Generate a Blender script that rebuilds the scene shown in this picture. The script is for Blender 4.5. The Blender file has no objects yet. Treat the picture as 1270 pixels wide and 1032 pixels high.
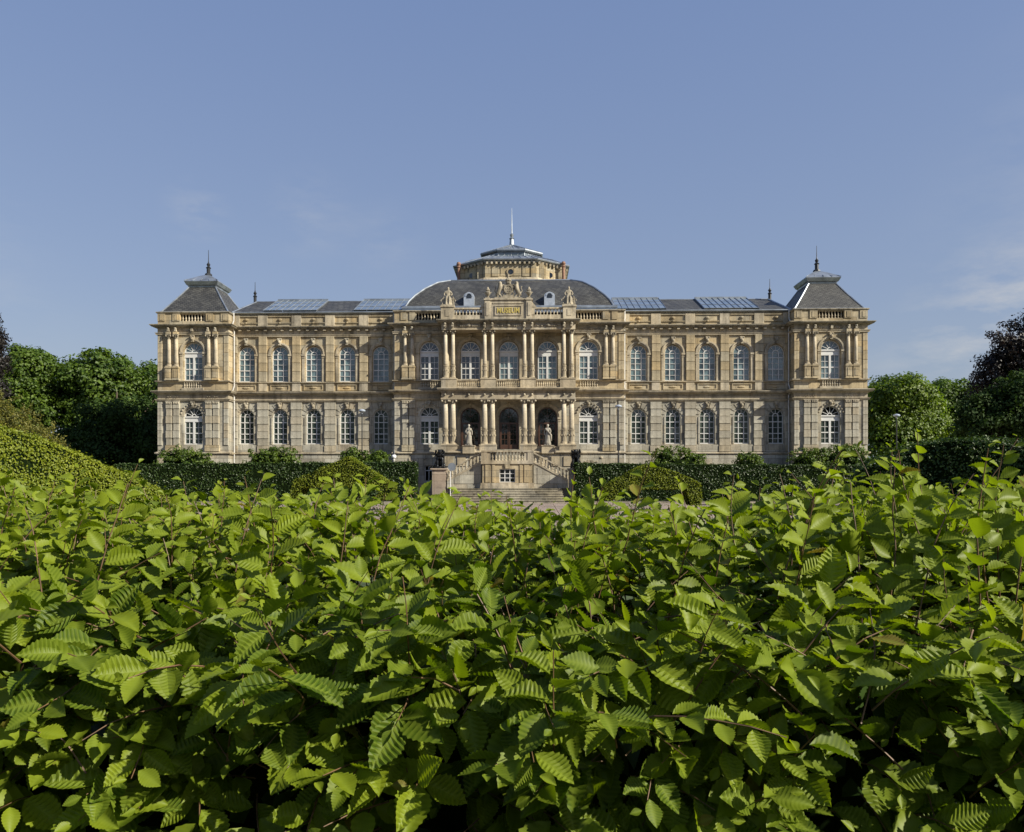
import bpy, math, random
import numpy as np
from mathutils import Vector, Matrix, noise as mnoise
sc = bpy.context.scene
C = sc.collection
R = math.radians
random.seed(7)
rng = np.random.default_rng(11)

# ---------------------------------------------------------------- camera, sky, sun, exposure
F, EYE, HOR, PCX = 957.0, 1.7, 596.0, 635.0        # focal length in photo pixels, eye height, horizon row, centre column
cam = bpy.data.cameras.new('camera'); camo = bpy.data.objects.new('camera', cam); C.objects.link(camo); sc.camera = camo
cam.sensor_width = 36; cam.sensor_fit = 'HORIZONTAL'; cam.lens = 36 * F / 1270; cam.shift_y = 80 / 1270
cam.clip_start = .05; cam.clip_end = 6000
camo.location = (0, 0, EYE); camo.rotation_euler = (R(90), 0, 0)
SUN_EL, SUN_AZ = 31.0, 116.0                        # azimuth clockwise from +Y
w = bpy.data.worlds.new('World'); sc.world = w; w.use_nodes = True
nt = w.node_tree; bg = nt.nodes['Background']
sky = nt.nodes.new('ShaderNodeTexSky'); sky.sky_type = 'NISHITA'; sky.sun_disc = False
sky.sun_elevation = R(SUN_EL); sky.sun_rotation = R(SUN_AZ); sky.air_density = 1.25; sky.dust_density = 1.6; sky.ozone_density = 2.2
bg.inputs[1].default_value = .085
tc = nt.nodes.new('ShaderNodeTexCoord'); mp = nt.nodes.new('ShaderNodeMapping'); mp.inputs['Scale'].default_value = (1.6, 1.6, 4.5); mp.inputs['Rotation'].default_value = (0, .45, 0)
nz = nt.nodes.new('ShaderNodeTexNoise'); nz.inputs['Scale'].default_value = 6; nz.inputs['Detail'].default_value = 8; nz.inputs['Roughness'].default_value = .62
cr = nt.nodes.new('ShaderNodeValToRGB'); cr.color_ramp.elements[0].position = .42; cr.color_ramp.elements[1].position = .66
cr.color_ramp.elements[1].color = (.7, .7, .7, 1)
mx = nt.nodes.new('ShaderNodeMix'); mx.data_type = 'RGBA'; mx.inputs[7].default_value = (4.3, 4.3, 4.3, 1)
L = nt.links.new
L(tc.outputs['Generated'], mp.inputs[0]); L(mp.outputs[0], nz.inputs[0]); L(nz.outputs[0], cr.inputs[0])
tint = nt.nodes.new('ShaderNodeMix'); tint.data_type = 'RGBA'; tint.blend_type = 'MULTIPLY'; tint.inputs[0].default_value = 1; tint.inputs[7].default_value = (1.12, .93, .97, 1)
soft = nt.nodes.new('ShaderNodeMix'); soft.data_type = 'RGBA'; soft.inputs[0].default_value = .55; soft.inputs[7].default_value = (1.62, 2.28, 3.62, 1)   # sky colour mixed in to even out the gradient

def cloud_patch(px, py, r0, r1, amt):
    d = Vector(((px-PCX)/F, 1, (HOR-py)/F)).normalized()
    v = nt.nodes.new('ShaderNodeVectorMath'); v.operation = 'DISTANCE'; v.inputs[1].default_value = d; L(tc.outputs['Generated'], v.inputs[0])
    r = nt.nodes.new('ShaderNodeMapRange'); r.interpolation_type = 'SMOOTHSTEP'; r.inputs[1].default_value = r0; r.inputs[2].default_value = r1; r.inputs[3].default_value = amt; r.inputs[4].default_value = 0; L(v.outputs['Value'], r.inputs[0]); return r.outputs[0]
acc = None
for a_ in ((1243, 405, .0, .12, .75), (1130, 450, 0, .08, .3), (245, 262, 0, .05, .38), (385, 268, 0, .07, .24), (480, 300, 0, .07, .18), (-500, 420, 0, .4, .8), (1900, 380, 0, .5, .9)):
    o_ = cloud_patch(*a_)
    if acc is None: acc = o_
    else:
        m_ = nt.nodes.new('ShaderNodeMath'); m_.operation = 'ADD'; L(acc, m_.inputs[0]); L(o_, m_.inputs[1]); acc = m_.outputs[0]
mu = nt.nodes.new('ShaderNodeMath'); mu.operation = 'MULTIPLY'
L(cr.outputs[0], mu.inputs[0]); L(acc, mu.inputs[1]); mu.use_clamp = True
sz = nt.nodes.new('ShaderNodeSeparateXYZ'); er = nt.nodes.new('ShaderNodeValToRGB'); er.color_ramp.interpolation = 'B_SPLINE'; L(tc.outputs['Generated'], sz.inputs[0]); L(sz.outputs[2], er.inputs[0])
e = er.color_ramp.elements; e[0].position = 0; e[0].color = (2.35/4, 2.95/4, 3.45/4, 1); e[1].position = .65; e[1].color = (1.06/4, 1.70/4, 3.45/4, 1); x_ = e.new(.22); x_.color = (1.82/4, 2.48/4, 3.7/4, 1)
sc4 = nt.nodes.new('ShaderNodeVectorMath'); sc4.operation = 'SCALE'; sc4.inputs['Scale'].default_value = 4; L(er.outputs[0], sc4.inputs[0]); L(sc4.outputs[0], soft.inputs[7]); soft.inputs[0].default_value = .75
L(sky.outputs[0], tint.inputs[6]); L(tint.outputs[2], soft.inputs[6]); L(mu.outputs[0], mx.inputs[0]); L(soft.outputs[2], mx.inputs[6]); L(mx.outputs[2], bg.inputs[0])
sl = bpy.data.lights.new('sun', 'SUN'); sl.energy = 5.0; sl.angle = R(.55); sl.color = (1.0, .94, .80)
so = bpy.data.objects.new('sun', sl); C.objects.link(so)
sv = Vector((math.sin(R(SUN_AZ)) * math.cos(R(SUN_EL)), math.cos(R(SUN_AZ)) * math.cos(R(SUN_EL)), math.sin(R(SUN_EL))))
so.rotation_euler = sv.to_track_quat('Z', 'Y').to_euler(); so.location = (40, -30, 40)
vs = sc.view_settings; vs.view_transform = 'Standard'; vs.look = 'None'; vs.gamma = 1; vs.exposure = .75
try: vs.use_curve_mapping = False
except Exception: pass

def WX(px, d): return (px - PCX) * d / F
def WZ(py, d): return EYE + (HOR - py) * d / F

# ---------------------------------------------------------------- mesh helpers
class MB:
    def __init__(s): s.v = []; s.f = []; s.m = []
    def mark(s): s.m.append((len(s.v), len(s.f))); return s
    def quad(s, a, b, c, d):
        n = len(s.v); s.v += [a, b, c, d]; s.f.append((n, n+1, n+2, n+3))
    def poly(s, p):
        n = len(s.v); s.v += list(p); s.f.append(tuple(range(n, n+len(p))))
    def box(s, x0, x1, y0, y1, z0, z1):
        if x0 > x1: x0, x1 = x1, x0
        if y0 > y1: y0, y1 = y1, y0
        n = len(s.v)
        s.v += [(x, y, z) for z in (z0, z1) for y in (y0, y1) for x in (x0, x1)]
        for f in ((0,2,3,1),(4,5,7,6),(0,1,5,4),(2,6,7,3),(0,4,6,2),(1,3,7,5)): s.f.append(tuple(n+i for i in f))
        return s
    def lathe(s, prof, cx=0, cy=0, n=12, cap=True, zo=0, ph=0, mod=None):
        b = len(s.v); m = len(prof)
        for r, z in prof:
            for i in range(n):
                a = 2*math.pi*i/n + ph; rr = r * (mod(a, z) if mod else 1)
                s.v.append((cx+rr*math.cos(a), cy+rr*math.sin(a), z+zo))
        for j in range(m-1):
            for i in range(n):
                k = (i+1) % n
                s.f.append((b+j*n+i, b+j*n+k, b+(j+1)*n+k, b+(j+1)*n+i))
        if cap:
            s.f.append(tuple(b+i for i in reversed(range(n)))); s.f.append(tuple(b+(m-1)*n+i for i in range(n)))
        return s
    def sweep(s, path, prof, closed=False, z=0):
        """profile = [(outward, z)], path in plan; outward is to the right of the walking direction"""
        m = len(path); b = len(s.v); k = len(prof)
        for i, p in enumerate(path):
            def nrm(a, c):
                dx, dy = c[0]-a[0], c[1]-a[1]; l = math.hypot(dx, dy); return (dy/l, -dx/l)
            ns = []
            if closed or i > 0: ns.append(nrm(path[i-1], p))
            if closed or i < m-1: ns.append(nrm(p, path[(i+1) % m]))
            if len(ns) == 2:
                a, c = ns; q = 1 + a[0]*c[0] + a[1]*c[1]; nx, ny = (a[0]+c[0])/q, (a[1]+c[1])/q
            else: nx, ny = ns[0]
            for o, zz in prof: s.v.append((p[0]+nx*o, p[1]+ny*o, zz+z))
        for i in range(m if closed else m-1):
            j = (i+1) % m
            for q in range(k-1): s.f.append((b+i*k+q, b+j*k+q, b+j*k+q+1, b+i*k+q+1))
        if not closed:
            s.f.append(tuple(b+q for q in range(k))); s.f.append(tuple(b+(m-1)*k+q for q in reversed(range(k))))
        return s
    def tube(s, pts, rad, n=6):
        b = len(s.v); pts = [Vector(p) for p in pts]
        if not hasattr(rad, '__len__'): rad = [rad]*len(pts)
        for i, p in enumerate(pts):
            t = (pts[min(i+1, len(pts)-1)] - pts[max(i-1, 0)]).normalized()
            u = t.cross(Vector((0, 0, 1)) if abs(t.z) < .9 else Vector((1, 0, 0))).normalized(); v = t.cross(u)
            for k in range(n):
                a = 2*math.pi*k/n; q = p + (u*math.cos(a) + v*math.sin(a))*rad[i]; s.v.append(tuple(q))
        for i in range(len(pts)-1):
            for k in range(n):
                j = (k+1) % n; s.f.append((b+i*n+k, b+i*n+j, b+(i+1)*n+j, b+(i+1)*n+k))
        s.f.append(tuple(b+k for k in reversed(range(n)))); s.f.append(tuple(b+(len(pts)-1)*n+k for k in range(n)))
        return s
    def ring(s, cx, zc, r0, r1, y0, y1, a0=0, a1=math.pi, n=12):
        """arch band in the xz plane, from y0 (front) to y1"""
        b = len(s.v)
        for i in range(n+1):
            a = a0+(a1-a0)*i/n; c, q = math.cos(a), math.sin(a)
            s.v += [(cx+r0*c, y0, zc+r0*q), (cx+r1*c, y0, zc+r1*q), (cx+r1*c, y1, zc+r1*q), (cx+r0*c, y1, zc+r0*q)]
        for i in range(n):
            o = b+4*i
            for k in range(4):
                j = (k+1) % 4; s.f.append((o+k, o+j, o+4+j, o+4+k))
        s.f.append((b, b+1, b+2, b+3)); s.f.append((b+4*n+3, b+4*n+2, b+4*n+1, b+4*n))
        return s
    def extrude(s, pts, y0, y1):
        b = len(s.v); n = len(pts)
        s.v += [(x, y0, z) for x, z in pts] + [(x, y1, z) for x, z in pts]
        s.f.append(tuple(b+i for i in range(n))); s.f.append(tuple(b+n+i for i in reversed(range(n))))
        for i in range(n):
            j = (i+1) % n; s.f.append((b+i, b+n+i, b+n+j, b+j))
        return s
    def ball(s, c, r, n=8, m=5, sz=(1, 1, 1)):
        b = len(s.v)
        for j in range(1, m):
            t = math.pi*j/m
            for i in range(n):
                a = 2*math.pi*i/n; s.v.append((c[0]+r*sz[0]*math.sin(t)*math.cos(a), c[1]+r*sz[1]*math.sin(t)*math.sin(a), c[2]+r*sz[2]*math.cos(t)))
        s.v += [(c[0], c[1], c[2]+r*sz[2]), (c[0], c[1], c[2]-r*sz[2])]; T = len(s.v)-2
        for j in range(m-2):
            for i in range(n):
                k = (i+1) % n; s.f.append((b+j*n+i, b+(j+1)*n+i, b+(j+1)*n+k, b+j*n+k))
        for i in range(n):
            k = (i+1) % n; s.f.append((T, b+i, b+k)); s.f.append((T+1, b+(m-2)*n+k, b+(m-2)*n+i))
        return s
    def mesh(s, name, mat, smooth=False):
        me = bpy.data.meshes.new(name); me.from_pydata(s.v, [], s.f); me.materials.append(mat)
        if smooth: me.polygons.foreach_set('use_smooth', [True]*len(me.polygons))
        me.update(); return me
def link(name, me, parent=None, loc=None, kind=None, rz=0):
    o = bpy.data.objects.new(name, me); C.objects.link(o)
    if parent: o.parent = parent
    if loc: o.location = loc
    if rz: o.rotation_euler.z = rz
    if kind: o['kind'] = kind
    return o
def obj(name, mb, mat, parent=None, loc=None, kind=None, smooth=False):
    return link(name, mb.mesh(name, mat, smooth), parent, loc, kind)
def parts(name, mb, mat, parent):
    """one object for every marked piece of the builder"""
    ms = mb.m + [(len(mb.v), len(mb.f))]
    if ms[0][0] > 0: ms = [(0, 0)] + ms
    for (a, fa), (b, fb) in zip(ms, ms[1:]):
        if b > a:
            q = MB(); q.v = mb.v[a:b]; q.f = [tuple(i-a for i in f) for f in mb.f[fa:fb]]; obj(name, q, mat, parent)
def thing(name, label, cat, loc=(0, 0, 0), rz=0, group=None):
    o = bpy.data.objects.new(name, None); C.objects.link(o); o.location = loc; o.rotation_euler.z = rz
    o.empty_display_size = .3
    tag(o, label, cat, group); return o
def tag(o, label, cat, group=None):
    o['label'] = label; o['category'] = cat
    if group: o['group'] = group
def copy_tree(o, parent=None):
    c = o.copy(); C.objects.link(c); c.parent = parent
    for ch in list(o.children): copy_tree(ch, c)
    return c

# ---------------------------------------------------------------- materials
def newmat(name):
    m = bpy.data.materials.new(name); m.use_nodes = True; n = m.node_tree
    return m, n, n.nodes['Principled BSDF']
def N(n, t, **k):
    x = n.nodes.new(t)
    for a, b in k.items(): setattr(x, a, b)
    return x
def ramp(n, stops):
    r = n.nodes.new('ShaderNodeValToRGB'); e = r.color_ramp.elements
    while len(e) < len(stops): e.new(.5)
    for i, (p, c) in enumerate(stops): e[i].position = p; e[i].color = (*c, 1)
    return r
def mixc(n, fac, a, b, mode='MIX'):
    m = n.nodes.new('ShaderNodeMix'); m.data_type = 'RGBA'; m.blend_type = mode
    for s_, v in ((0, fac), (6, a), (7, b)):
        if hasattr(v, 'is_linked'): n.links.new(v, m.inputs[s_])
        elif isinstance(v, (int, float)): m.inputs[s_].default_value = v
        else: m.inputs[s_].default_value = (*v, 1)
    return m.outputs[2]
def stone(name, stops, bw=1.15, bh=.5, mortar=.012, grime=.35, per_obj=False, bump=.25, rough=.88, block=True):
    m, n, p = newmat(name); lk = n.links.new
    tc = N(n, 'ShaderNodeTexCoord'); sp = N(n, 'ShaderNodeSeparateXYZ'); lk(tc.outputs['Object'], sp.inputs[0])
    ad = N(n, 'ShaderNodeMath', operation='ADD'); lk(sp.outputs[0], ad.inputs[0]); lk(sp.outputs[1], ad.inputs[1])
    cb = N(n, 'ShaderNodeCombineXYZ'); lk(ad.outputs[0], cb.inputs[0]); lk(sp.outputs[2], cb.inputs[1])
    rp = ramp(n, stops)
    if per_obj:
        oi = N(n, 'ShaderNodeObjectInfo'); lk(oi.outputs['Random'], rp.inputs[0]); col = rp.outputs[0]; br = None
    else:
        br = N(n, 'ShaderNodeTexBrick'); lk(cb.outputs[0], br.inputs[0])
        br.inputs['Color1'].default_value = (0, 0, 0, 1); br.inputs['Color2'].default_value = (1, 1, 1, 1); br.inputs['Mortar'].default_value = (.5, .5, .5, 1)
        br.inputs['Scale'].default_value = 1; br.inputs['Mortar Size'].default_value = mortar; br.inputs['Brick Width'].default_value = bw; br.inputs['Row Height'].default_value = bh
        lk(br.outputs['Color'], rp.inputs[0]); col = rp.outputs[0]
        if not block: col = rp.outputs[0]
    n1 = N(n, 'ShaderNodeTexNoise'); n1.inputs['Scale'].default_value = .55; n1.inputs['Detail'].default_value = 9; n1.inputs['Roughness'].default_value = .68; lk(tc.outputs['Object'], n1.inputs[0])
    g = ramp(n, [(.38, (1-grime,)*3), (.62, (1.08, 1.06, 1.02))]); lk(n1.outputs[0], g.inputs[0])
    col = mixc(n, 1.0, col, g.outputs[0], 'MULTIPLY')
    n2 = N(n, 'ShaderNodeTexNoise'); n2.inputs['Scale'].default_value = 7; n2.inputs['Detail'].default_value = 8; n2.inputs['Roughness'].default_value = .75; lk(tc.outputs['Object'], n2.inputs[0])
    g2 = ramp(n, [(.3, (.66, .64, .6)), (.5, (1, 1, 1)), (.72, (1.15, 1.13, 1.08))]); lk(n2.outputs[0], g2.inputs[0])
    col = mixc(n, .8, col, g2.outputs[0], 'MULTIPLY')
    # soot streaks running down the stone
    mp = N(n, 'ShaderNodeMapping'); mp.inputs['Scale'].default_value = (2.6, 2.6, .22); lk(tc.outputs['Object'], mp.inputs[0])
    n3 = N(n, 'ShaderNodeTexNoise'); n3.inputs['Scale'].default_value = 1.1; n3.inputs['Detail'].default_value = 6; lk(mp.outputs[0], n3.inputs[0])
    g3 = ramp(n, [(.5, (1, 1, 1)), (.72, (.38, .37, .35))]); lk(n3.outputs[0], g3.inputs[0])
    col = mixc(n, min(1, grime*2.0), col, g3.outputs[0], 'MULTIPLY')
    if br is not None:
        col = mixc(n, br.outputs['Fac'], col, (.10, .085, .06)) if mortar > 0 else col
    lk(col, p.inputs['Base Color']); p.inputs['Roughness'].default_value = rough
    bp = N(n, 'ShaderNodeBump'); bp.inputs['Strength'].default_value = bump; bp.inputs['Distance'].default_value = .03
    lk(n2.outputs[0], bp.inputs['Height']); lk(bp.outputs[0], p.inputs['Normal'])
    return m
def plain(name, col, rough=.6, metal=0, var=.25, sc_=3, spec=.5, bump=0):
    m, n, p = newmat(name); lk = n.links.new
    tc = N(n, 'ShaderNodeTexCoord'); n1 = N(n, 'ShaderNodeTexNoise'); n1.inputs['Scale'].default_value = sc_; n1.inputs['Detail'].default_value = 7; lk(tc.outputs['Object'], n1.inputs[0])
    r = ramp(n, [(.3, tuple(c*(1-var) for c in col)), (.7, tuple(c*(1+var) for c in col))]); lk(n1.outputs[0], r.inputs[0]); lk(r.outputs[0], p.inputs['Base Color'])
    p.inputs['Roughness'].default_value = rough; p.inputs['Metallic'].default_value = metal; p.inputs['Specular IOR Level'].default_value = spec
    if bump:
        b = N(n, 'ShaderNodeBump'); b.inputs['Strength'].default_value = bump; b.inputs['Distance'].default_value = .03; lk(n1.outputs[0], b.inputs['Height']); lk(b.outputs[0], p.inputs['Normal'])
    return m
UP = [(0, (.34, .27, .16)), (.3, (.41, .335, .21)), (.55, (.45, .38, .255)), (.8, (.38, .34, .25)), (1, (.46, .35, .19))]

LO = [(0, (.33, .30, .235)), (.3, (.40, .375, .305)), (.6, (.45, .43, .36)), (.86, (.40, .345, .25)), (1, (.48, .46, .39))]
M_UP = stone('ochre_sandstone', UP); M_LO = stone('pale_sandstone', LO, bw=1.2, bh=.72)
M_UPB = stone('ochre_block', UP, per_obj=True); M_LOB = stone('pale_block', LO, per_obj=True)
M_TR = stone('moulded_sandstone', [(0, (.42, .35, .24)), (.5, (.47, .41, .30)), (1, (.45, .40, .31))], bw=1.6, bh=3, mortar=.006, grime=.42)
M_CO = stone('cornice_stone', [(0, (.30, .27, .20)), (.5, (.36, .32, .24)), (1, (.33, .31, .25))], bw=1.6, bh=3, mortar=.006, grime=.5)
M_COL = stone('column_stone', [(0, (.50, .43, .31)), (1, (.55, .49, .38))], bw=9, bh=1.4, mortar=.004, grime=.35)
M_SCU = stone('carved_stone', [(0, (.40, .35, .26)), (1, (.46, .42, .33))], bw=9, bh=9, mortar=0, grime=.55, bump=.6)
M_MAR = stone('statue_stone', [(0, (.38, .355, .30)), (1, (.42, .39, .33))], bw=9, bh=9, mortar=0, grime=.35)
M_ZN = plain('weathered_zinc', (.30, .33, .36), .42, .7, .3, 1.5)
M_PIPE = plain('painted_downpipe', (.50, .49, .46), .45, .2, .15)
M_FR = plain('white_window_paint', (.56, .555, .53), .45, 0, .06)
M_FRD = plain('dark_door_wood', (.07, .035, .022), .4, 0, .3)
M_BRZ = plain('dark_bronze', (.022, .024, .027), .32, .65, .4, 9)
M_IRON = plain('dark_iron', (.04, .042, .045), .5, .6)
M_RED = plain('terracotta', (.22, .12, .08), .8, 0, .35, 5)
M_GOLD = plain('gilt_letters', (.50, .40, .11), .5, .2, .1)
M_DARK = plain('dark_interior', (.012, .012, .012), .9)
M_WOOD = plain('bark', (.075, .055, .038), .9, 0, .4, 6, bump=.6)
M_TWIG = plain('red_brown_twig', (.11, .06, .028), .6, 0, .4, 30)
def glass(name, lo, hi, spec=.9, rough=.04, sc_=1.0):
    m, n, p = newmat(name); lk = n.links.new
    tc = N(n, 'ShaderNodeTexCoord'); oi = N(n, 'ShaderNodeObjectInfo'); vm = N(n, 'ShaderNodeVectorMath', operation='ADD')
    lk(tc.outputs['Object'], vm.inputs[0]); mu = N(n, 'ShaderNodeMath', operation='MULTIPLY'); mu.inputs[1].default_value = 40; lk(oi.outputs['Random'], mu.inputs[0]); lk(mu.outputs[0], vm.inputs[1])
    n1 = N(n, 'ShaderNodeTexNoise'); n1.inputs['Scale'].default_value = sc_; n1.inputs['Detail'].default_value = 2; lk(vm.outputs[0], n1.inputs[0])
    r = ramp(n, [(.38, lo), (.6, hi)]); lk(n1.outputs[0], r.inputs[0]); lk(r.outputs[0], p.inputs['Base Color'])
    p.inputs['Roughness'].default_value = rough; p.inputs['IOR'].default_value = 1.5; p.inputs['Coat Weight'].default_value = 1; p.inputs['Coat Roughness'].default_value = .03; p.inputs['Coat IOR'].default_value = 1.55
    bp = N(n, 'ShaderNodeBump'); bp.inputs['Strength'].default_value = .12; bp.inputs['Distance'].default_value = .02; n2 = N(n, 'ShaderNodeTexNoise'); n2.inputs['Scale'].default_value = 2.3; lk(vm.outputs[0], n2.inputs[0]); lk(n2.outputs[0], bp.inputs['Height']); lk(bp.outputs[0], p.inputs['Coat Normal'])
    return m
G_UP = glass('upper_glass_sky_tone', (.018, .036, .04), (.12, .175, .18)); G_LO = glass('lower_glass', (.02, .032, .028), (.055, .07, .058))  # upper pane colour carries pale sky reflection, lower pane dark tree reflection
G_DK = glass('dark_glass', (.005, .006, .006), (.015, .016, .015)); G_SKY = glass('skylight_glass', (.10, .13, .145), (.17, .20, .215))
def slate():
    m, n, p = newmat('slate'); lk = n.links.new
    tc = N(n, 'ShaderNodeTexCoord'); sp = N(n, 'ShaderNodeSeparateXYZ'); lk(tc.outputs['Object'], sp.inputs[0])
    ad = N(n, 'ShaderNodeMath', operation='ADD'); lk(sp.outputs[0], ad.inputs[0]); lk(sp.outputs[1], ad.inputs[1])
    cb = N(n, 'ShaderNodeCombineXYZ'); lk(ad.outputs[0], cb.inputs[0]); lk(sp.outputs[2], cb.inputs[1])
    mp = N(n, 'ShaderNodeMapping'); mp.inputs['Rotation'].default_value = (0, 0, R(20)); lk(cb.outputs[0], mp.inputs[0])
    br = N(n, 'ShaderNodeTexBrick'); lk(mp.outputs[0], br.inputs[0]); br.inputs['Scale'].default_value = 1
    br.inputs['Color1'].default_value = (.036, .036, .036, 1); br.inputs['Color2'].default_value = (.068, .068, .065, 1); br.inputs['Mortar'].default_value = (.02, .02, .02, 1)
    br.inputs['Brick Width'].default_value = .34; br.inputs['Row Height'].default_value = .2; br.inputs['Mortar Size'].default_value = .02
    n1 = N(n, 'ShaderNodeTexNoise'); n1.inputs['Scale'].default_value = 1.2; n1.inputs['Detail'].default_value = 6; lk(tc.outputs['Object'], n1.inputs[0])
    g = ramp(n, [(.3, (.75, .75, .75)), (.7, (1.3, 1.28, 1.2))]); lk(n1.outputs[0], g.inputs[0])
    lk(mixc(n, 1.0, br.outputs[0], g.outputs[0], 'MULTIPLY'), p.inputs['Base Color']); p.inputs['Roughness'].default_value = .55
    bp = N(n, 'ShaderNodeBump'); bp.inputs['Strength'].default_value = .7; bp.inputs['Distance'].default_value = .04; bp.invert = True
    lk(br.outputs['Fac'], bp.inputs['Height']); lk(bp.outputs[0], p.inputs['Normal'])
    return m
M_SL = slate()
def foliage(name, dark, light, trans=.35, rough=.5, spec=.35, tcol=None):
    m, n, p = newmat(name); lk = n.links.new
    at = N(n, 'ShaderNodeAttribute', attribute_name='tint'); r = ramp(n, [(0, dark), (1, light)]); lk(at.outputs['Fac'], r.inputs[0])
    col = r.outputs[0]
    lk(col, p.inputs['Base Color']); p.inputs['Roughness'].default_value = rough; p.inputs['Specular IOR Level'].default_value = spec
    tr = N(n, 'ShaderNodeBsdfTranslucent'); tm = mixc(n, 1.0, col, tcol or (1.5, 1.6, .5), 'MULTIPLY'); lk(tm, tr.inputs[0])
    ms = N(n, 'ShaderNodeMixShader'); ms.inputs[0].default_value = trans
    lk(p.outputs[0], ms.inputs[1]); lk(tr.outputs[0], ms.inputs[2]); lk(ms.outputs[0], n.nodes['Material Output'].inputs[0])
    return m, n, p, at, r
F_HORN, hn, hp, hat, hr = foliage('hornbeam_leaf', (.026, .066, .005), (.19, .235, .011), .40, .5, .24)
e_ = hr.color_ramp.elements; e_[1].position = .9; e_.new(.97).color = (.17, .12, .03, 1)
# paler veins, also painting light on the pleat ridges, and fine mottling
va = N(hn, 'ShaderNodeAttribute', attribute_name='vein'); tcn = N(hn, 'ShaderNodeTexCoord')
nn = N(hn, 'ShaderNodeTexNoise'); nn.inputs['Scale'].default_value = 60; nn.inputs['Detail'].default_value = 4; hn.links.new(tcn.outputs['Object'], nn.inputs[0])
nr = ramp(hn, [(.3, (.8, .84, .8)), (.7, (1.15, 1.12, 1.0))]); hn.links.new(nn.outputs[0], nr.inputs[0])
c1 = mixc(hn, 1.0, hr.outputs[0], nr.outputs[0], 'MULTIPLY')
vm_ = N(hn, 'ShaderNodeMath', operation='MULTIPLY'); vm_.inputs[1].default_value = .62; hn.links.new(va.outputs['Fac'], vm_.inputs[0])
c2 = mixc(hn, vm_.outputs[0], c1, (.22, .28, .03)); hn.links.new(c2, hp.inputs['Base Color'])
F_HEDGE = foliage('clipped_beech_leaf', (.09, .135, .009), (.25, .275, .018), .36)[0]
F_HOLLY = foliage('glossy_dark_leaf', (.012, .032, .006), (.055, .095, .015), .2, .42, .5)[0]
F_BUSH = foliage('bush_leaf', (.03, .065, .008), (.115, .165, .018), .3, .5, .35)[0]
F_SHADE = foliage('shade_toned_leaf', (.018, .042, .007), (.055, .095, .014), .2)[0]  # darker leaf colour puts shade into the right hedge and inner foliage
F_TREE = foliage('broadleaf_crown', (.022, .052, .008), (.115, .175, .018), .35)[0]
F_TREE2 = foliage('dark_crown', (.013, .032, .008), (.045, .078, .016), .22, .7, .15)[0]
F_LIME = foliage('light_crown', (.04, .085, .010), (.16, .215, .02), .35)[0]
F_PURP = foliage('copper_beech_crown', (.009, .009, .008), (.022, .019, .015), .15, tcol=(1.6, .5, .5))[0]
F_YEL = foliage('golden_yew', (.05, .065, .01), (.17, .155, .025), .2)[0]
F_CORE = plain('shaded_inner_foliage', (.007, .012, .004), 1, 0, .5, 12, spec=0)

# ---------------------------------------------------------------- ground
def ground_mat(name, c1, c2, c3, s=14, bump=.6):
    m, n, p = newmat(name); lk = n.links.new
    tc = N(n, 'ShaderNodeTexCoord'); v = N(n, 'ShaderNodeTexVoronoi'); v.inputs['Scale'].default_value = s; lk(tc.outputs['Object'], v.inputs[0])
    r = ramp(n, [(0, c1), (.5, c2), (1, c3)]); lk(v.outputs['Color'], r.inputs[0])
    n1 = N(n, 'ShaderNodeTexNoise'); n1.inputs['Scale'].default_value = .35; n1.inputs['Detail'].default_value = 8; lk(tc.outputs['Object'], n1.inputs[0])
    g = ramp(n, [(.35, (.7, .7, .66)), (.65, (1.15, 1.12, 1.1))]); lk(n1.outputs[0], g.inputs[0])
    lk(mixc(n, 1.0, r.outputs[0], g.outputs[0], 'MULTIPLY'), p.inputs['Base Color']); p.inputs['Roughness'].default_value = .95
    b = N(n, 'ShaderNodeBump'); b.inputs['Strength'].default_value = bump; b.inputs['Distance'].default_value = .04; lk(v.outputs['Distance'], b.inputs['Height']); lk(b.outputs[0], p.inputs['Normal'])
    return m
m = MB(); m.quad((-3000, -400, 0), (3000, -400, 0), (3000, 5000, 0), (-3000, 5000, 0))
obj('ground', m, ground_mat('park_grass', (.03, .055, .012), (.05, .08, .018), (.075, .10, .03), 9), kind='structure')
m = MB(); m.quad((-34, 16, .004), (34, 16, .004), (34, 66, .004), (-34, 66, .004))
obj('gravel_forecourt', m, ground_mat('pink_gravel', (.16, .12, .10), (.25, .195, .165), (.36, .30, .26), 11, .9), kind='structure')
m = MB(); m.box(-24, -5, 57.9, 58.05, 0, .11); m.box(6, 24, 57.9, 58.05, 0, .11); m.box(-5, 6, 57.2, 57.35, 0, .09)
obj('kerb', m, M_CO, kind='structure')
m = MB(); m.quad((-24, 58.05, .1), (-5, 58.05, .1), (-5, 64, .1), (-24, 64, .1)); m.quad((6, 58.05, .1), (24, 58.05, .1), (24, 64, .1), (6, 64, .1))
obj('hedge_bed', m, plain('bed_soil', (.05, .04, .028), .95, 0, .4, 6), kind='structure')

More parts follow.
